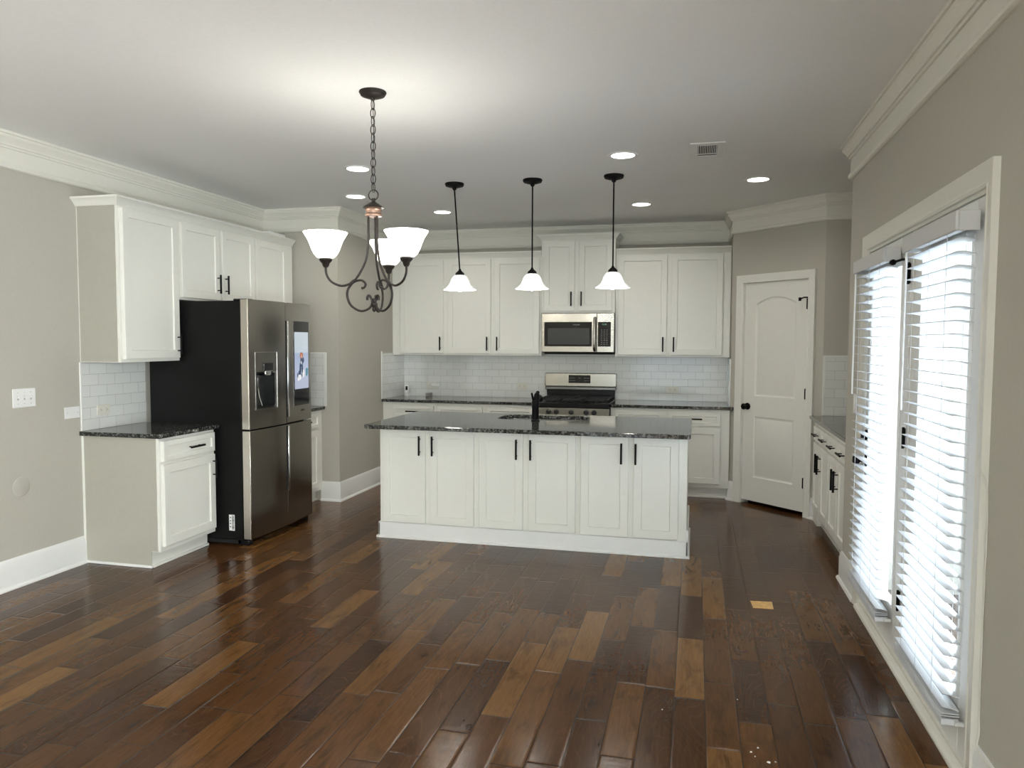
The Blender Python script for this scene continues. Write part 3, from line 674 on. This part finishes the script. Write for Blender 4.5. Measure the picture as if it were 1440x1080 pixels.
# screen
def cpatch(y0_, y1_, z0, z1, o0, o1, n=6):
    b = MB(); ys = [y0_+(y1_-y0_)*i/n for i in range(n+1)]
    b.prism([(fx(y)+o0, y) for y in ys][::-1] + [(fx(y)+o1, y) for y in ys], z0, z1); return b
pnl = obj('screen_bezel', cpatch(5.452, 5.722, 1.010, 1.700, -.003, .003), M_blackglass, doors[0], label='black glass bezel')
def screen_mat():
    m_, tt, p = nt('lit_door_screen')
    g = node(tt, 'ShaderNodeNewGeometry'); s = node(tt, 'ShaderNodeSeparateXYZ'); lk(tt, g.outputs['Position'], s.inputs[0])
    z = mth(tt, 'DIVIDE', mth(tt, 'SUBTRACT', s.outputs[2], 1.145), .47)
    c = ramp(tt, z, [(0, (.52, .56, .72)), (.35, (.50, .56, .74)), (.62, (.42, .52, .70)), (.64, (.60, .68, .76)), (1, (.62, .70, .76))])
    lk(tt, c, p.inputs['Emission Color']); p.inputs['Emission Strength'].default_value = .75; p.inputs['Base Color'].default_value = (.02, .02, .02, 1); p.inputs['Roughness'].default_value = .1
    return m_
scr = obj('screen', cpatch(5.464, 5.706, 1.145, 1.612, .003, .0045), screen_mat(), pnl, label='lit screen showing a small figure on pale blue')
def flat(name, c, e=.5): return emis(name, c, e, (.02, .02, .02))
cH, cB, cT, cW = flat('picture_orange', (.8, .25, .12)), flat('picture_navy', (.03, .08, .18)), flat('picture_teal', (.12, .42, .52)), flat('picture_white', (.9, .9, .92), .8)
# the picture on the screen: an orange-haired figure in dark blue with pale shapes round it
pm = MB()
def sp(mb, y, z, ry, rz_): mb.prism([(y+ry*math.cos(k*math.pi/8), z+rz_*math.sin(k*math.pi/8)) for k in range(16)], 0, .0008, Matrix(((0, 0, 1, fx(y)+.0045), (1, 0, 0, 0), (0, 1, 0, 0), (0, 0, 0, 1))))
def pic(nm, mat, sh):
    mb = MB()
    for q in sh: sp(mb, *q)
    me_o = obj(nm, mb, mat, pnl); return me_o
pic('picture_hair', cH, [(5.577, 1.432, .026, .014), (5.560, 1.418, .010, .022), (5.596, 1.418, .010, .022)])
pic('picture_face', flat('picture_skin', (.85, .65, .55), .6), [(5.577, 1.416, .014, .016)])
pic('picture_clothes', cB, [(5.577, 1.365, .024, .036), (5.556, 1.31, .014, .05), (5.590, 1.31, .012, .04), (5.61, 1.38, .012, .022), (5.538, 1.278, .012, .018), (5.512, 1.26, .008, .02), (5.585, 1.255, .008, .016)])
pic('picture_basket', cT, [(5.668, 1.30, .026, .012), (5.668, 1.275, .022, .03)])
pic('picture_shapes', cW, [(5.60, 1.27, .03, .035), (5.54, 1.24, .035, .022), (5.575, 1.36, .008, .014), (5.525, 1.225, .018, .014)])
text('brand_lettering', 'SAMSUNG', .022, M_dark, doors[0], (fx(5.585)+.001, 5.585, .965), (R(90), 0, R(90)))
rel(obj('hinge_cover', MB().box(-3.33, -3.215, fy0+.015, fy0+.10, 1.836, 1.850).box(-3.33, -3.215, fy1-.10, fy1-.015, 1.836, 1.850), M_blackplastic, t, bevel=.004))
rel(obj('plinth', MB().box(-3.95, -3.30, fy0+.02, fy1-.02, .012, .045), M_dark, t))
for yy in (fy0+.02, fy1-.06): rel(obj('foot', MB().box(-3.33, -3.23, yy, yy+.055, .0, .045), M_blackplastic, t, bevel=.006))
lb = rel(obj('barcode_label', MB().box(-3.385, -3.338, fy0-.0012, fy0, .115, .235), M_white, t, label='white barcode sticker'))
bc = MB(); z = .122; random.seed(3)
while z < .225: h_ = random.choice((.0015, .003, .0045)); bc.box(-3.36, -3.342, fy0-.0018, fy0-.0012, z, z+h_); z += h_+random.choice((.002, .0035))
for z in (.14, .165, .185, .21): bc.box(-3.378, -3.369, fy0-.0018, fy0-.0012, z, z+.008)
obj('barcode', bc, M_dark, lb)

# ---------------------------------------------------------------- range
RX0, RX1 = -1.598, -.832
t = thing('gas_range', 'stainless gas range with black cooktop between the back counters', 'range', ((RX0+RX1)/2, 7.75, 0)); OX, OY = (RX0+RX1)/2, 7.75
def rr(o_): o_.location = (-OX, -OY, 0); return o_
rr(obj('body', MB().box(RX0, RX1, 7.47, YB-.012, .03, .90), M_blackplastic, t, bevel=.003))
rr(obj('control_panel', MB().prism([(RX0, 7.43), (RX1, 7.43), (RX1, 7.47), (RX0, 7.47)], .775, .872), M_steel, t, bevel=.004))
rr(obj('cooktop', MB().box(RX0, RX1, 7.435, 8.06, .9005, .925).box(RX0, RX1, 7.425, 7.46, .873, .925), M_blackplastic, t, bevel=.006))
rr(obj('backguard', MB().box(RX0+.01, RX1-.01, 8.045, YB-.010, .925, 1.035), M_blackplastic, t))
bg_ = rr(obj('backguard_panel', MB().box(RX0-.008, RX1+.006, 8.03, YB-.0095, 1.055, 1.200), M_steel, t, bevel=.006, label='stainless backguard panel'))
rr(obj('backguard_trim', MB().prism([(RX0-.006, 8.022), (RX1+.004, 8.022), (RX1+.004, YB-.010), (RX0-.006, YB-.010)], 1.018, 1.054), steel('grey_steel', (.22, .22, .21), .3, 0), t, bevel=.008))
rr(obj('display', MB().box(-1.345, -1.105, 8.026, 8.031, 1.093, 1.180), M_blackglass, t, bevel=.003))
m_dim = emis('dim_legend', (.5, .55, .5), .08, (.1, .1, .1))
for i, s_ in enumerate(('BAKE  BROIL', '+  -', 'TIMER  OFF')):
    rr(obj('x', MB(), M_dark)) if False else None
for (x, z, s_) in ((-1.305, 1.147, 'BAKE BROIL'), (-1.225, 1.147, '12:00'), (-1.145, 1.147, 'OVEN LIGHT'), (-1.305, 1.118, 'WARM CLEAN'), (-1.225, 1.118, '-  +'), (-1.145, 1.118, 'START OFF')):
    q = text('button_legend', s_, .011, m_dim, t, (x-OX, 8.0255-OY, z), (R(90), 0, 0))
for kx in (-1.448, -1.368, -1.215, -1.063, -.984):
    kn = rr(obj('knob', MB().lathe([(.001, 0), (.026, 0), (.026, -.008), (.021, -.012), (.019, -.034), (.016, -.037), (0, -.037)], (kx, 7.43, .830), 20, 'y').box(kx-.004, kx+.004, 7.385, 7.397, .812, .848), M_knob, t, smooth=35, label='black burner knob'))
gr = MB()
for (gx0, gx1) in ((RX0+.03, RX0+.27), (RX0+.275, RX1-.275), (RX1-.27, RX1-.03)):
    for yy in (7.48, 7.60, 7.73, 7.86, 7.98): gr.box(gx0, gx1, yy, yy+.012, .942, .958)
    for xx in (gx0, (gx0+gx1)/2-.006, gx1-.012):
        gr.box(xx, xx+.012, 7.48, 7.992, .942, .958)
        for yy in (7.48, 7.98): gr.box(xx, xx+.012, yy, yy+.012, .925, .942)
rr(obj('grates', gr, M_iron, t, bevel=.002, label='black cast iron grates'))
for bx, by in ((RX0+.15, 7.60), (RX0+.15, 7.87), (OX, 7.735), (RX1-.15, 7.60), (RX1-.15, 7.87)):
    rr(obj('burner', MB().lathe([(0, .0), (.045, 0), (.045, .010), (.035, .014), (0, .015)], (bx, by, .9255), 24), M_iron, t, smooth=35))
od = rr(obj('oven_door', MB().box(RX0+.005, RX1-.005, 7.435, 7.469, .17, .765), M_steel, t, bevel=.004)); obj('oven_window', MB().box(RX0+.13, RX1-.13, 7.431, 7.435, .30, .60), M_blackglass, od)
obj('handle', MB().tube([(RX0+.07, 7.385, .70), (RX1-.07, 7.385, .70)], .013, 12).tube([(RX0+.09, 7.435, .70), (RX0+.09, 7.385, .70)], .009).tube([(RX1-.09, 7.435, .70), (RX1-.09, 7.385, .70)], .009), M_steel, od, smooth=40)
rr(obj('drawer', MB().box(RX0+.005, RX1-.005, 7.44, 7.469, .05, .16), M_steel, t, bevel=.003))

# ---------------------------------------------------------------- microwave
MX0, MX1, MZ0, MZ1, MY = -1.584, -.822, 1.428, 1.838, 7.724
t = thing('microwave', 'stainless over-the-range microwave mounted below the raised cabinet', 'microwave', ((MX0+MX1)/2, 7.9, MZ0)); OM = Vector(((MX0+MX1)/2, 7.9, MZ0))
def rm(o_): o_.location = -OM; return o_
rm(obj('body', MB().box(MX0, MX1, MY+.03, YB-.010, MZ0, MZ1), M_blackplastic, t, bevel=.002))
dr = rm(obj('door', MB().box(MX0, -1.003, MY, MY+.029, MZ0+.006, MZ1), M_steel, t, bevel=.004, label='stainless microwave door'))
obj('door_glass', MB().box(MX0+.028, -1.052, MY-.003, MY+.001, 1.493, 1.748), M_blackglass, dr)
obj('window', MB().box(-1.518, -1.078, MY-.0042, MY-.003, 1.515, 1.683), plain('dark_mesh_window', (.025, .028, .032), .15, noise=.1, nscale=900), dr, label='mesh viewing window')
obj('handle', MB().tube([(-1.022, MY-.002, 1.452), (-1.022, MY-.034, 1.470), (-1.022, MY-.040, 1.52), (-1.022, MY-.040, 1.72), (-1.022, MY-.034, 1.77), (-1.022, MY-.002, 1.79)], .015, 12), M_steel, dr, smooth=50, label='curved vertical steel handle')
cp = rm(obj('control_panel', MB().box(-1.001, MX1, MY, MY+.029, MZ0+.006, MZ1), M_steel, t, bevel=.004))
obj('keypad', MB().box(-.99, MX1-.034, MY-.003, MY+.001, 1.493, 1.748), M_blackglass, cp)
kd = MB()
for r_ in range(8):
    for c_ in range(3): kd.box(-.958+c_*.028, -.945+c_*.028, MY-.0038, MY-.003, 1.515+r_*.021, 1.520+r_*.021)
obj('keypad_legend', kd, emis('key_legend', (.5, .5, .5), .06, (.12, .12, .12)), cp)
text('clock_display', '12:00', .022, emis('green_digits', (.2, .7, .35), .35, (.02, .05, .02)), t, (-.925-OM.x, MY-.0035-OM.y, 1.722-OM.z), (R(90), 0, 0), 'dim green clock digits')
text('brand_lettering', 'FRIGIDAIRE', .014, emis('logo_grey', (.5, .5, .5), .05, (.3, .3, .3)), t, (-1.215-OM.x, MY-.0045-OM.y, 1.718-OM.z), (R(90), 0, 0))
rm(obj('underside_vent', MB().box(MX0+.02, MX1-.02, MY+.05, YB-.05, MZ0-.018, MZ0-.0005), M_dark, t))

# ---------------------------------------------------------------- outlets, switches
def plate(name, label, cat, loc, rz, w_, h_, kind):
    r = thing(name, label, cat, loc, rz)
    M_p = M_almond if kind == 'outlet' else M_white; obj('plate', MB().box(-w_/2, w_/2, -.006, 0, -h_/2, h_/2), M_p, r, bevel=.002)
    if kind == 'toggle3':
        for x in (-.046, 0, .046):
            obj('slot', MB().box(x-.006, x+.006, -.0068, -.006, -.013, .013), plain('switch_slot', (.5, .49, .46), .6), r)
            obj('toggle', MB().prism([(x-.0045, -.016), (x+.0045, -.016), (x+.0045, -.0068), (x-.0045, -.0068)], .0, .010), M_white, r, bevel=.001)
            obj('screw', MB().lathe([(0, -.0072), (.003, -.0072), (.003, -.006)], (x, 0, .035), 10, 'y').lathe([(0, -.0072), (.003, -.0072), (.003, -.006)], (x, 0, -.035), 10, 'y'), plain('screw_grey', (.45, .44, .42), .4), r)
    if kind == 'outlet':
        for x in (-.026, .026):
            obj('socket', MB().lathe([(0, -.0080), (.016, -.0080), (.017, -.006)], (x, 0, 0), 20, 'y'), M_almond, r, smooth=30)
            obj('slot', MB().box(x-.007, x+.001, -.0086, -.0080, .005, .0068).box(x-.007, x+.001, -.0086, -.0080, -.0068, -.005).box(x+.006, x+.010, -.0086, -.0080, -.002, .002), M_dark, r)
    if kind == 'blank':
        for x in (-.045, .045): obj('screw', MB().lathe([(0, -.0072), (.003, -.0072), (.003, -.006)], (x, 0, 0), 10, 'y'), bpy.data.materials.get('screw_grey') or M_white, r)
    if kind == 'rocker':
        obj('rocker', MB().box(-.016, .016, -.010, -.006, -.033, .033), M_white, r, bevel=.002)
    return r
plate('light_switch', 'white triple toggle switch plate on the left wall', 'switch', (XL, 3.793, 1.176), R(90), .163, .118, 'toggle3')
plate('blank_plate', 'blank white cover plate on the left wall beside the tile edge', 'cover plate', (XL, 4.160, 1.050), R(90), .125, .078, 'blank')
plate('wall_outlet', 'almond outlet in the tile left of the refrigerator', 'outlet', (XL+.0092, 4.425, 1.047), R(90), .118, .075, 'outlet')
plate('wall_outlet', 'almond outlet on the back tile with a charger plugged in', 'outlet', (-2.953, YB-.0092, 1.033), 0, .122, .078, 'outlet')
plate('wall_outlet', 'almond outlet on the back tile just left of the range', 'outlet', (-1.884, YB-.0092, 1.044), 0, .128, .078, 'outlet')
plate('wall_outlet', 'almond outlet on the back tile right of the range', 'outlet', (-.237, YB-.0092, 1.036), 0, .128, .074, 'outlet')
plate('light_switch', 'white rocker switch on the wall end beside the patio door', 'switch', (XR, 4.88, 1.17), R(-90), .075, .12, 'rocker')
tag(obj('wall_patch', MB().lathe([(0, .0028), (.056, .0028), (.060, .0016), (.062, 0)], (XL, 3.755, .62), 40, 'x'), M_wall, smooth=30), 'round wall-coloured bumper disc low on the left wall', 'wall disc')

# items on the back counter
t = thing('security_camera', 'small white indoor camera standing at the left end of the back counter', 'camera', (-3.235, 8.055, .9155))
obj('base', MB().lathe([(0, 0), (.028, 0), (.028, .006), (.012, .012), (.010, .04), (0, .04)], n=24), M_white, t, smooth=35)
obj('housing', MB().box(-.027, .027, -.018, .018, .028, .118), M_white, t, bevel=.012, seg=4)
obj('lens_panel', MB().box(-.012, .012, -.0195, -.018, .062, .108), M_blackglass, t, bevel=.0005)
t = thing('charger', 'white plug-in charger in the outlet on the back tile', 'charger', (-2.90, YB-.018, 1.045))
obj('housing', MB().box(-.05, .055, -.035, -.001, -.022, .022), M_white, t, bevel=.005)
tag(obj('charging_cable', MB().tube([(-2.848, YB-.04, 1.03), (-2.84, YB-.045, 1.0), (-2.88, YB-.05, .96), (-2.93, YB-.06, .93), (-2.95, YB-.075, .9195), (-2.99, YB-.08, .919), (-3.05, YB-.075, .9185), (-3.205, YB-.07, .9185)], .0025, 8), M_white, smooth=50), 'thin white cable from the charger to the small camera', 'cable')
cc = MB(); pts = []
for i in range(60): a = i*.45; pts.append((-2.955+.040*math.cos(a), 8.02+.018*math.sin(a), .919+.0006*i))
cc.tube(pts, .003, 6)
tag(obj('coiled_cord', cc, plain('grey_cord', (.30, .29, .26), .5), smooth=50), 'small coil of dark cord lying on the back counter', 'cord')

# ---------------------------------------------------------------- ceiling fixtures
def point(name, loc, e, r=.03, c=WARM, parent=None):
    l = bpy.data.lights.new(name, 'POINT'); l.energy = e; l.shadow_soft_size = r; l.color = c
    o = bpy.data.objects.new(name, l); o.location = loc; col.objects.link(o); o.parent = parent; return o
# recessed lights
dls = [(-2.411, 5.066, 'recessed ceiling light left of the island, nearest the chandelier chain'), (-2.886, 6.018, 'recessed ceiling light nearest the jutting left wall'),
       (-2.409, 6.923, 'recessed ceiling light at far left, behind the left pendant'), (-.498, 5.105, 'recessed ceiling light in front of the right pendant, largest of all'),
       (-.504, 6.931, 'recessed ceiling light behind the right pendant'), (.441, 6.083, 'recessed ceiling light in front of the pantry door')]
for x, y, lab in dls:
    r = thing('recessed_light', lab, 'light', (x, y, ZC))
    obj('trim_ring', MB().lathe([(.076, -.001), (.080, -.006), (.098, -.005), (.103, 0)], n=40), M_ceil, r, smooth=30)
    obj('lens', MB().lathe([(0, -.0035), (.079, -.0035), (.079, -.001), (0, -.001)], n=40), M_lamp, r)
    l = bpy.data.lights.new('recessed_lamp', 'AREA'); l.shape = 'DISK'; l.size = .15; l.energy = DOWN_W; l.color = WARM; l.spread = R(150)
    lo = bpy.data.objects.new('recessed_lamp', l); col.objects.link(lo); lo.parent = r; lo.location = (0, 0, -.008)
# pendants
def pendant(x, y, lab, tx=0):
    r = thing('pendant_light', lab, 'pendant light', (x, y, ZC)); 
    obj('canopy', MB().lathe([(0, 0), (.074, 0), (.076, -.008), (.070, -.022), (.045, -.030), (.018, -.034), (.016, -.046), (.008, -.054), (0, -.055)], n=36), M_black, r, smooth=35)
    top = -.05; q = lambda z: (tx*(-z+top)/.66, 0, z)
    obj('rod', MB().tube([q(top), q(-.69)], .0058, 10), M_black, r, smooth=45)
    cx = q(-.70)[0]
    obj('cap', MB().lathe([(0, -.672), (.007, -.675), (.012, -.688), (.034, -.708), (.037, -.722), (.036, -.728), (0, -.728)], (cx, 0, 0), 28), M_black, r, smooth=40)
    prof = [(.030, -.722), (.045, -.727), (.061, -.742), (.072, -.762), (.080, -.785), (.092, -.808), (.112, -.826), (.129, -.836), (.133, -.842)]
    sh = obj('glass_shade', MB().lathe(prof + [(a-.003, z-.001) for a, z in prof[::-1]], (cx, 0, 0), 48), M_pshade, r, smooth=60, label='frosted bell-shaped glass shade')
    obj('bulb', MB().lathe([(0, -.735), (.014, -.74), (.014, -.765), (.030, -.80), (.032, -.825), (.022, -.848), (0, -.856)], (cx, 0, 0), 24), M_lamp, r, smooth=60)
    point('pendant_lamp', (cx, 0, -.89), PEND_W, .035, WARM, r)
pendant(-1.885, 5.711, 'black rod pendant light with bell glass shade, leftmost over the island', .045)
pendant(-1.250, 5.709, 'black rod pendant light with bell glass shade, middle one over the island')
pendant(-.622, 5.70, 'black rod pendant light with bell glass shade, rightmost over the island')
# chandelier
CX, CY = -1.602, 3.545
ch = thing('chandelier', 'bronze three-arm chandelier with lit alabaster glass bowls hanging on a chain', 'chandelier', (CX, CY, ZC))
obj('canopy', MB().lathe([(0, 0), (.067, 0), (.069, -.005), (.060, -.020), (.035, -.030), (.012, -.033), (.010, -.042), (0, -.043)], n=36), M_bronze, ch, smooth=35)
cm = MB(); z = -.040; i = 0
while z > -.485:
    L_, wd = .050, .0125; pts = []
    for k in range(17):
        a = 2*math.pi*k/16; px, pz = wd*math.cos(a), (L_/2)*math.sin(a)
        pts.append((px if i % 2 else px*.25, 0 if i % 2 else px*.97, z-L_/2+pz) if True else 0)
    cm.tube(pts, .0024, 6, cap=False); z -= .041; i += 1
obj('chain', cm, M_bronze, ch, smooth=60)
obj('cord', MB().tube([(.0, 0, -.04), (.003, .002, -.2), (-.002, 0, -.35), (0, 0, -.49)], .002, 6), M_bronze, ch, smooth=60)
cz = lambda z_: z_-ZC
obj('loop', MB().tube([(.026*math.cos(2*math.pi*k/20), 0, cz(2.279)+.026*math.sin(2*math.pi*k/20)) for k in range(21)], .003, 8, cap=False), M_bronze, ch, smooth=60)
obj('hub_cap', MB().lathe([(0, cz(2.262)), (.010, cz(2.262)), (.010, cz(2.246)), (.022, cz(2.238)), (.050, cz(2.220)), (.053, cz(2.214)), (0, cz(2.212))], n=36), M_bronze, ch, smooth=35)
obj('hub', MB().lathe([(0, cz(2.213)), (.040, cz(2.213)), (.042, cz(2.205)), (.039, cz(2.200)), (.039, cz(2.185)), (.043, cz(2.180)), (.041, cz(2.172)), (0, cz(2.170))], n=36), M_copper, ch, smooth=35, label='copper-toned hub')
def smoothpts(p, n=6):
    out = []
    for i in range(len(p)-1):
        p0, p1, p2, p3 = (Vector(p[max(i-1, 0)]), Vector(p[i]), Vector(p[i+1]), Vector(p[min(i+2, len(p)-1)]))
        for k in range(n):
            t_ = k/n; out.append(.5*((2*p1)+(-p0+p2)*t_+(2*p0-5*p1+4*p2-p3)*t_*t_+(-p0+3*p1-3*p2+p3)*t_**3))
    out.append(Vector(p[-1])); return out
for ang in (95, 215, 335):
    ca, sa = math.cos(R(ang)), math.sin(R(ang)); rz = lambda r_, z_: (r_*ca, r_*sa, cz(z_))
    A = MB()
    A.tube(smoothpts([rz(.027, 2.18), rz(.027, 2.10), rz(.027, 2.04), rz(.041, 1.95), rz(.075, 1.878), rz(.106, 1.838)]), .0062, 8)
    A.tube(smoothpts([rz(.24, 1.915), rz(.237, 1.872), rz(.212, 1.835), rz(.162, 1.817), rz(.113, 1.832), rz(.086, 1.845), rz(.060, 1.847), rz(.043, 1.830), rz(.050, 1.812), rz(.064, 1.808)]), .0060, 8)
    A.tube(smoothpts([rz(.108, 1.833), rz(.131, 1.80), rz(.135, 1.763), rz(.120, 1.724), rz(.090, 1.700), rz(.060, 1.693), rz(.028, 1.705), rz(.012, 1.727), rz(.012, 1.752), rz(.024, 1.772), rz(.034, 1.765), rz(.035, 1.748)]), .0060, 8)
    A.tube([rz(.098, 1.846), rz(.122, 1.824)], .0095, 10)
    arm = obj('arm', A, M_bronze, ch, smooth=60, label='scrolled bronze arm')
    lx, ly = .24*ca, .24*sa
    obj('socket', MB().lathe([(0, cz(1.905)), (.010, cz(1.905)), (.016, cz(1.915)), (.018, cz(1.925)), (.030, cz(1.938)), (.033, cz(1.946)), (.030, cz(1.952)), (0, cz(1.954))], (lx, ly, 0), 28), M_bronze, ch, smooth=40)
    prof = [(.024, cz(1.950)), (.042, cz(1.955)), (.056, cz(1.970)), (.067, cz(1.99)), (.076, cz(2.015)), (.086, cz(2.04)), (.100, cz(2.063)), (.109, cz(2.078))]
    obj('glass_shade', MB().lathe(prof + [(a-.004, z_+.001) for a, z_ in prof[::-1]], (lx, ly, 0), 48), M_shade, ch, smooth=60, label='lit upturned glass bowl')
    obj('bulb', MB().lathe([(0, cz(1.957)), (.014, cz(1.96)), (.014, cz(1.985)), (.028, cz(2.01)), (.028, cz(2.03)), (0, cz(2.05))], (lx, ly, 0), 20), M_lamp, ch, smooth=60)
    point('chandelier_lamp', (lx, ly, cz(2.085)), CHAN_W/3, .03, WARM, ch)
obj('finial', MB().lathe([(0, cz(1.762)), (.008, cz(1.758)), (.008, cz(1.74)), (.018, cz(1.732)), (.018, cz(1.722)), (.009, cz(1.712)), (.011, cz(1.70)), (.005, cz(1.69)), (0, cz(1.688))], n=20), M_bronze, ch, smooth=50)
# ceiling register
v = thing('ceiling_vent', 'white rectangular air register in the ceiling', 'vent', (.05, 5.09, ZC)); 
obj('backing', MB().box(-.06, .06, -.135, .135, -.0025, -.001), M_dark, v)
obj('frame', MB().box(-.108, -.062, -.19, .19, -.008, 0).box(.062, .108, -.19, .19, -.008, 0).box(-.062, .062, -.19, -.135, -.008, 0).box(-.062, .062, .135, .19, -.008, 0).box(-.062, .062, .082, .094, -.008, -.003), M_base, v, bevel=.002)
lv = MB()
for i in range(11): x = -.056+i*.0112; lv.prism([(x-.0022, -.128), (x+.0022, -.128), (x+.0022, .084), (x-.0022, .084)], -.009, -.003)
obj('louvers', lv, M_base, v)

# ---------------------------------------------------------------- blinds on the patio door
def blind(y0_, y1_, lab):
    r = thing('window_blind', lab, 'blind', (XR, (y0_+y1_)/2, .17)); o_ = lambda ob: ob
    hw = (y1_-y0_)/2; Z = lambda z_: z_-.17; xf = -.087
    obj('valance', MB().box(xf, xf+.012, -hw, hw, Z(1.928), Z(1.998)).box(xf+.012, -.009, -hw, -hw+.012, Z(1.928), Z(1.998)).box(xf+.012, -.009, hw-.012, hw, Z(1.928), Z(1.998)), plain('valance_white', (.62, .62, .62), .45), r, bevel=.003)
    obj('headrail', MB().box(-.068, -.012, -hw+.014, hw-.014, Z(1.945), Z(1.992)), M_blind, r)
    s_ = MB(); a = hw-.014; n = 36
    for i in range(n):
        z_ = Z(1.905 - i*(1.905-.235)/(n-1))
        c_, sn = math.cos(R(9)), math.sin(R(9))
        pts = []
        for u, h_ in ((-.029, -.0015), (0, .0012), (.029, -.0015)): pts.append((-.042+u*c_, z_+h_-u*sn*(1)))
        lo = [(x, z-.0026) for x, z in pts]
        poly = pts + lo[::-1]
        va = [s_.b.verts.new((x, -a, z)) for x, z in poly]; vb = [s_.b.verts.new((x, a, z)) for x, z in poly]
        for k in range(6): s_.b.faces.new((va[k], va[(k+1) % 6], vb[(k+1) % 6], vb[k]))
        s_.b.faces.new(va[::-1]); s_.b.faces.new(vb)
    obj('slats', s_, M_blind, r)
    obj('bottom_rail', MB().box(-.071, -.013, -a, a, Z(.172), Z(.194)).box(-.073, -.011, -a, a, Z(.203), Z(.2065)).box(-.073, -.011, -a, a, Z(.212), Z(.2155)), M_blind, r, bevel=.003)
    cd = MB()
    for yy in (-hw*.62, 0, hw*.62):
        for xx in (-.0735, -.0105): cd.tube([(xx, yy, Z(.19)), (xx, yy, Z(1.945))], .0011, 5)
    obj('ladder_cords', cd, M_blind, r)
    obj('tilt_wand', MB().tube([(-.078, hw-.035, Z(1.93)), (-.080, hw-.03, Z(1.25))], .005, 8), M_white, r, smooth=50)
    obj('end_bracket', MB().box(-.03, -.001, -hw-.004, -hw+.010, Z(.180), Z(.192)), M_glassy if False else M_white, r)
blind(2.882, 3.565, 'white slatted blind on the patio door leaf nearest the viewpoint')
blind(3.905, 4.608, 'white slatted blind on the far patio door leaf, beside the door knob')
# thin cable along the casing
tag(obj('wall_cable', MB().tube(smoothpts([(XR-.026, 2.757, 1.10), (XR-.027, 2.745, 1.12), (XR-.012, 2.738, 1.08), (XR-.004, 2.735, .98), (XR-.004, 2.739, .6), (XR-.004, 2.737, .32), (XR-.006, 2.725, .24), (XR-.016, 2.70, .194), (XR-.016, 2.55, .192)], 5), .0022, 6), M_trim, smooth=60), 'thin cable running down beside the patio door casing', 'cable')

# ---------------------------------------------------------------- on the floor
tag(obj('paper_scrap', MB().prism([(.340, 4.578), (.464, 4.588), (.461, 4.466), (.348, 4.458)], .0002, .0022), M_paper), 'tan rectangular scrap lying on the wood floor', 'scrap')
for i, (x, y, s_) in enumerate([(.227, 2.857, .005), (.255, 2.894, .004), (.285, 2.80, .006), (.20, 3.276, .003), (-.112, 3.106, .003), (.24, 2.83, .003), (.31, 2.81, .003)]):
    b = MB(); b.prism([(x+s_*math.cos(k*1.05)*random.uniform(.6, 1.2), y+s_*math.sin(k*1.05)*random.uniform(.5, 1.2)) for k in range(6)], .0002, .0002+s_*.5)
    tag(obj('plaster_crumb', b, M_crumb), 'tiny white crumb on the wood floor at the bottom of the picture', 'crumb', 'white crumbs on the floor')
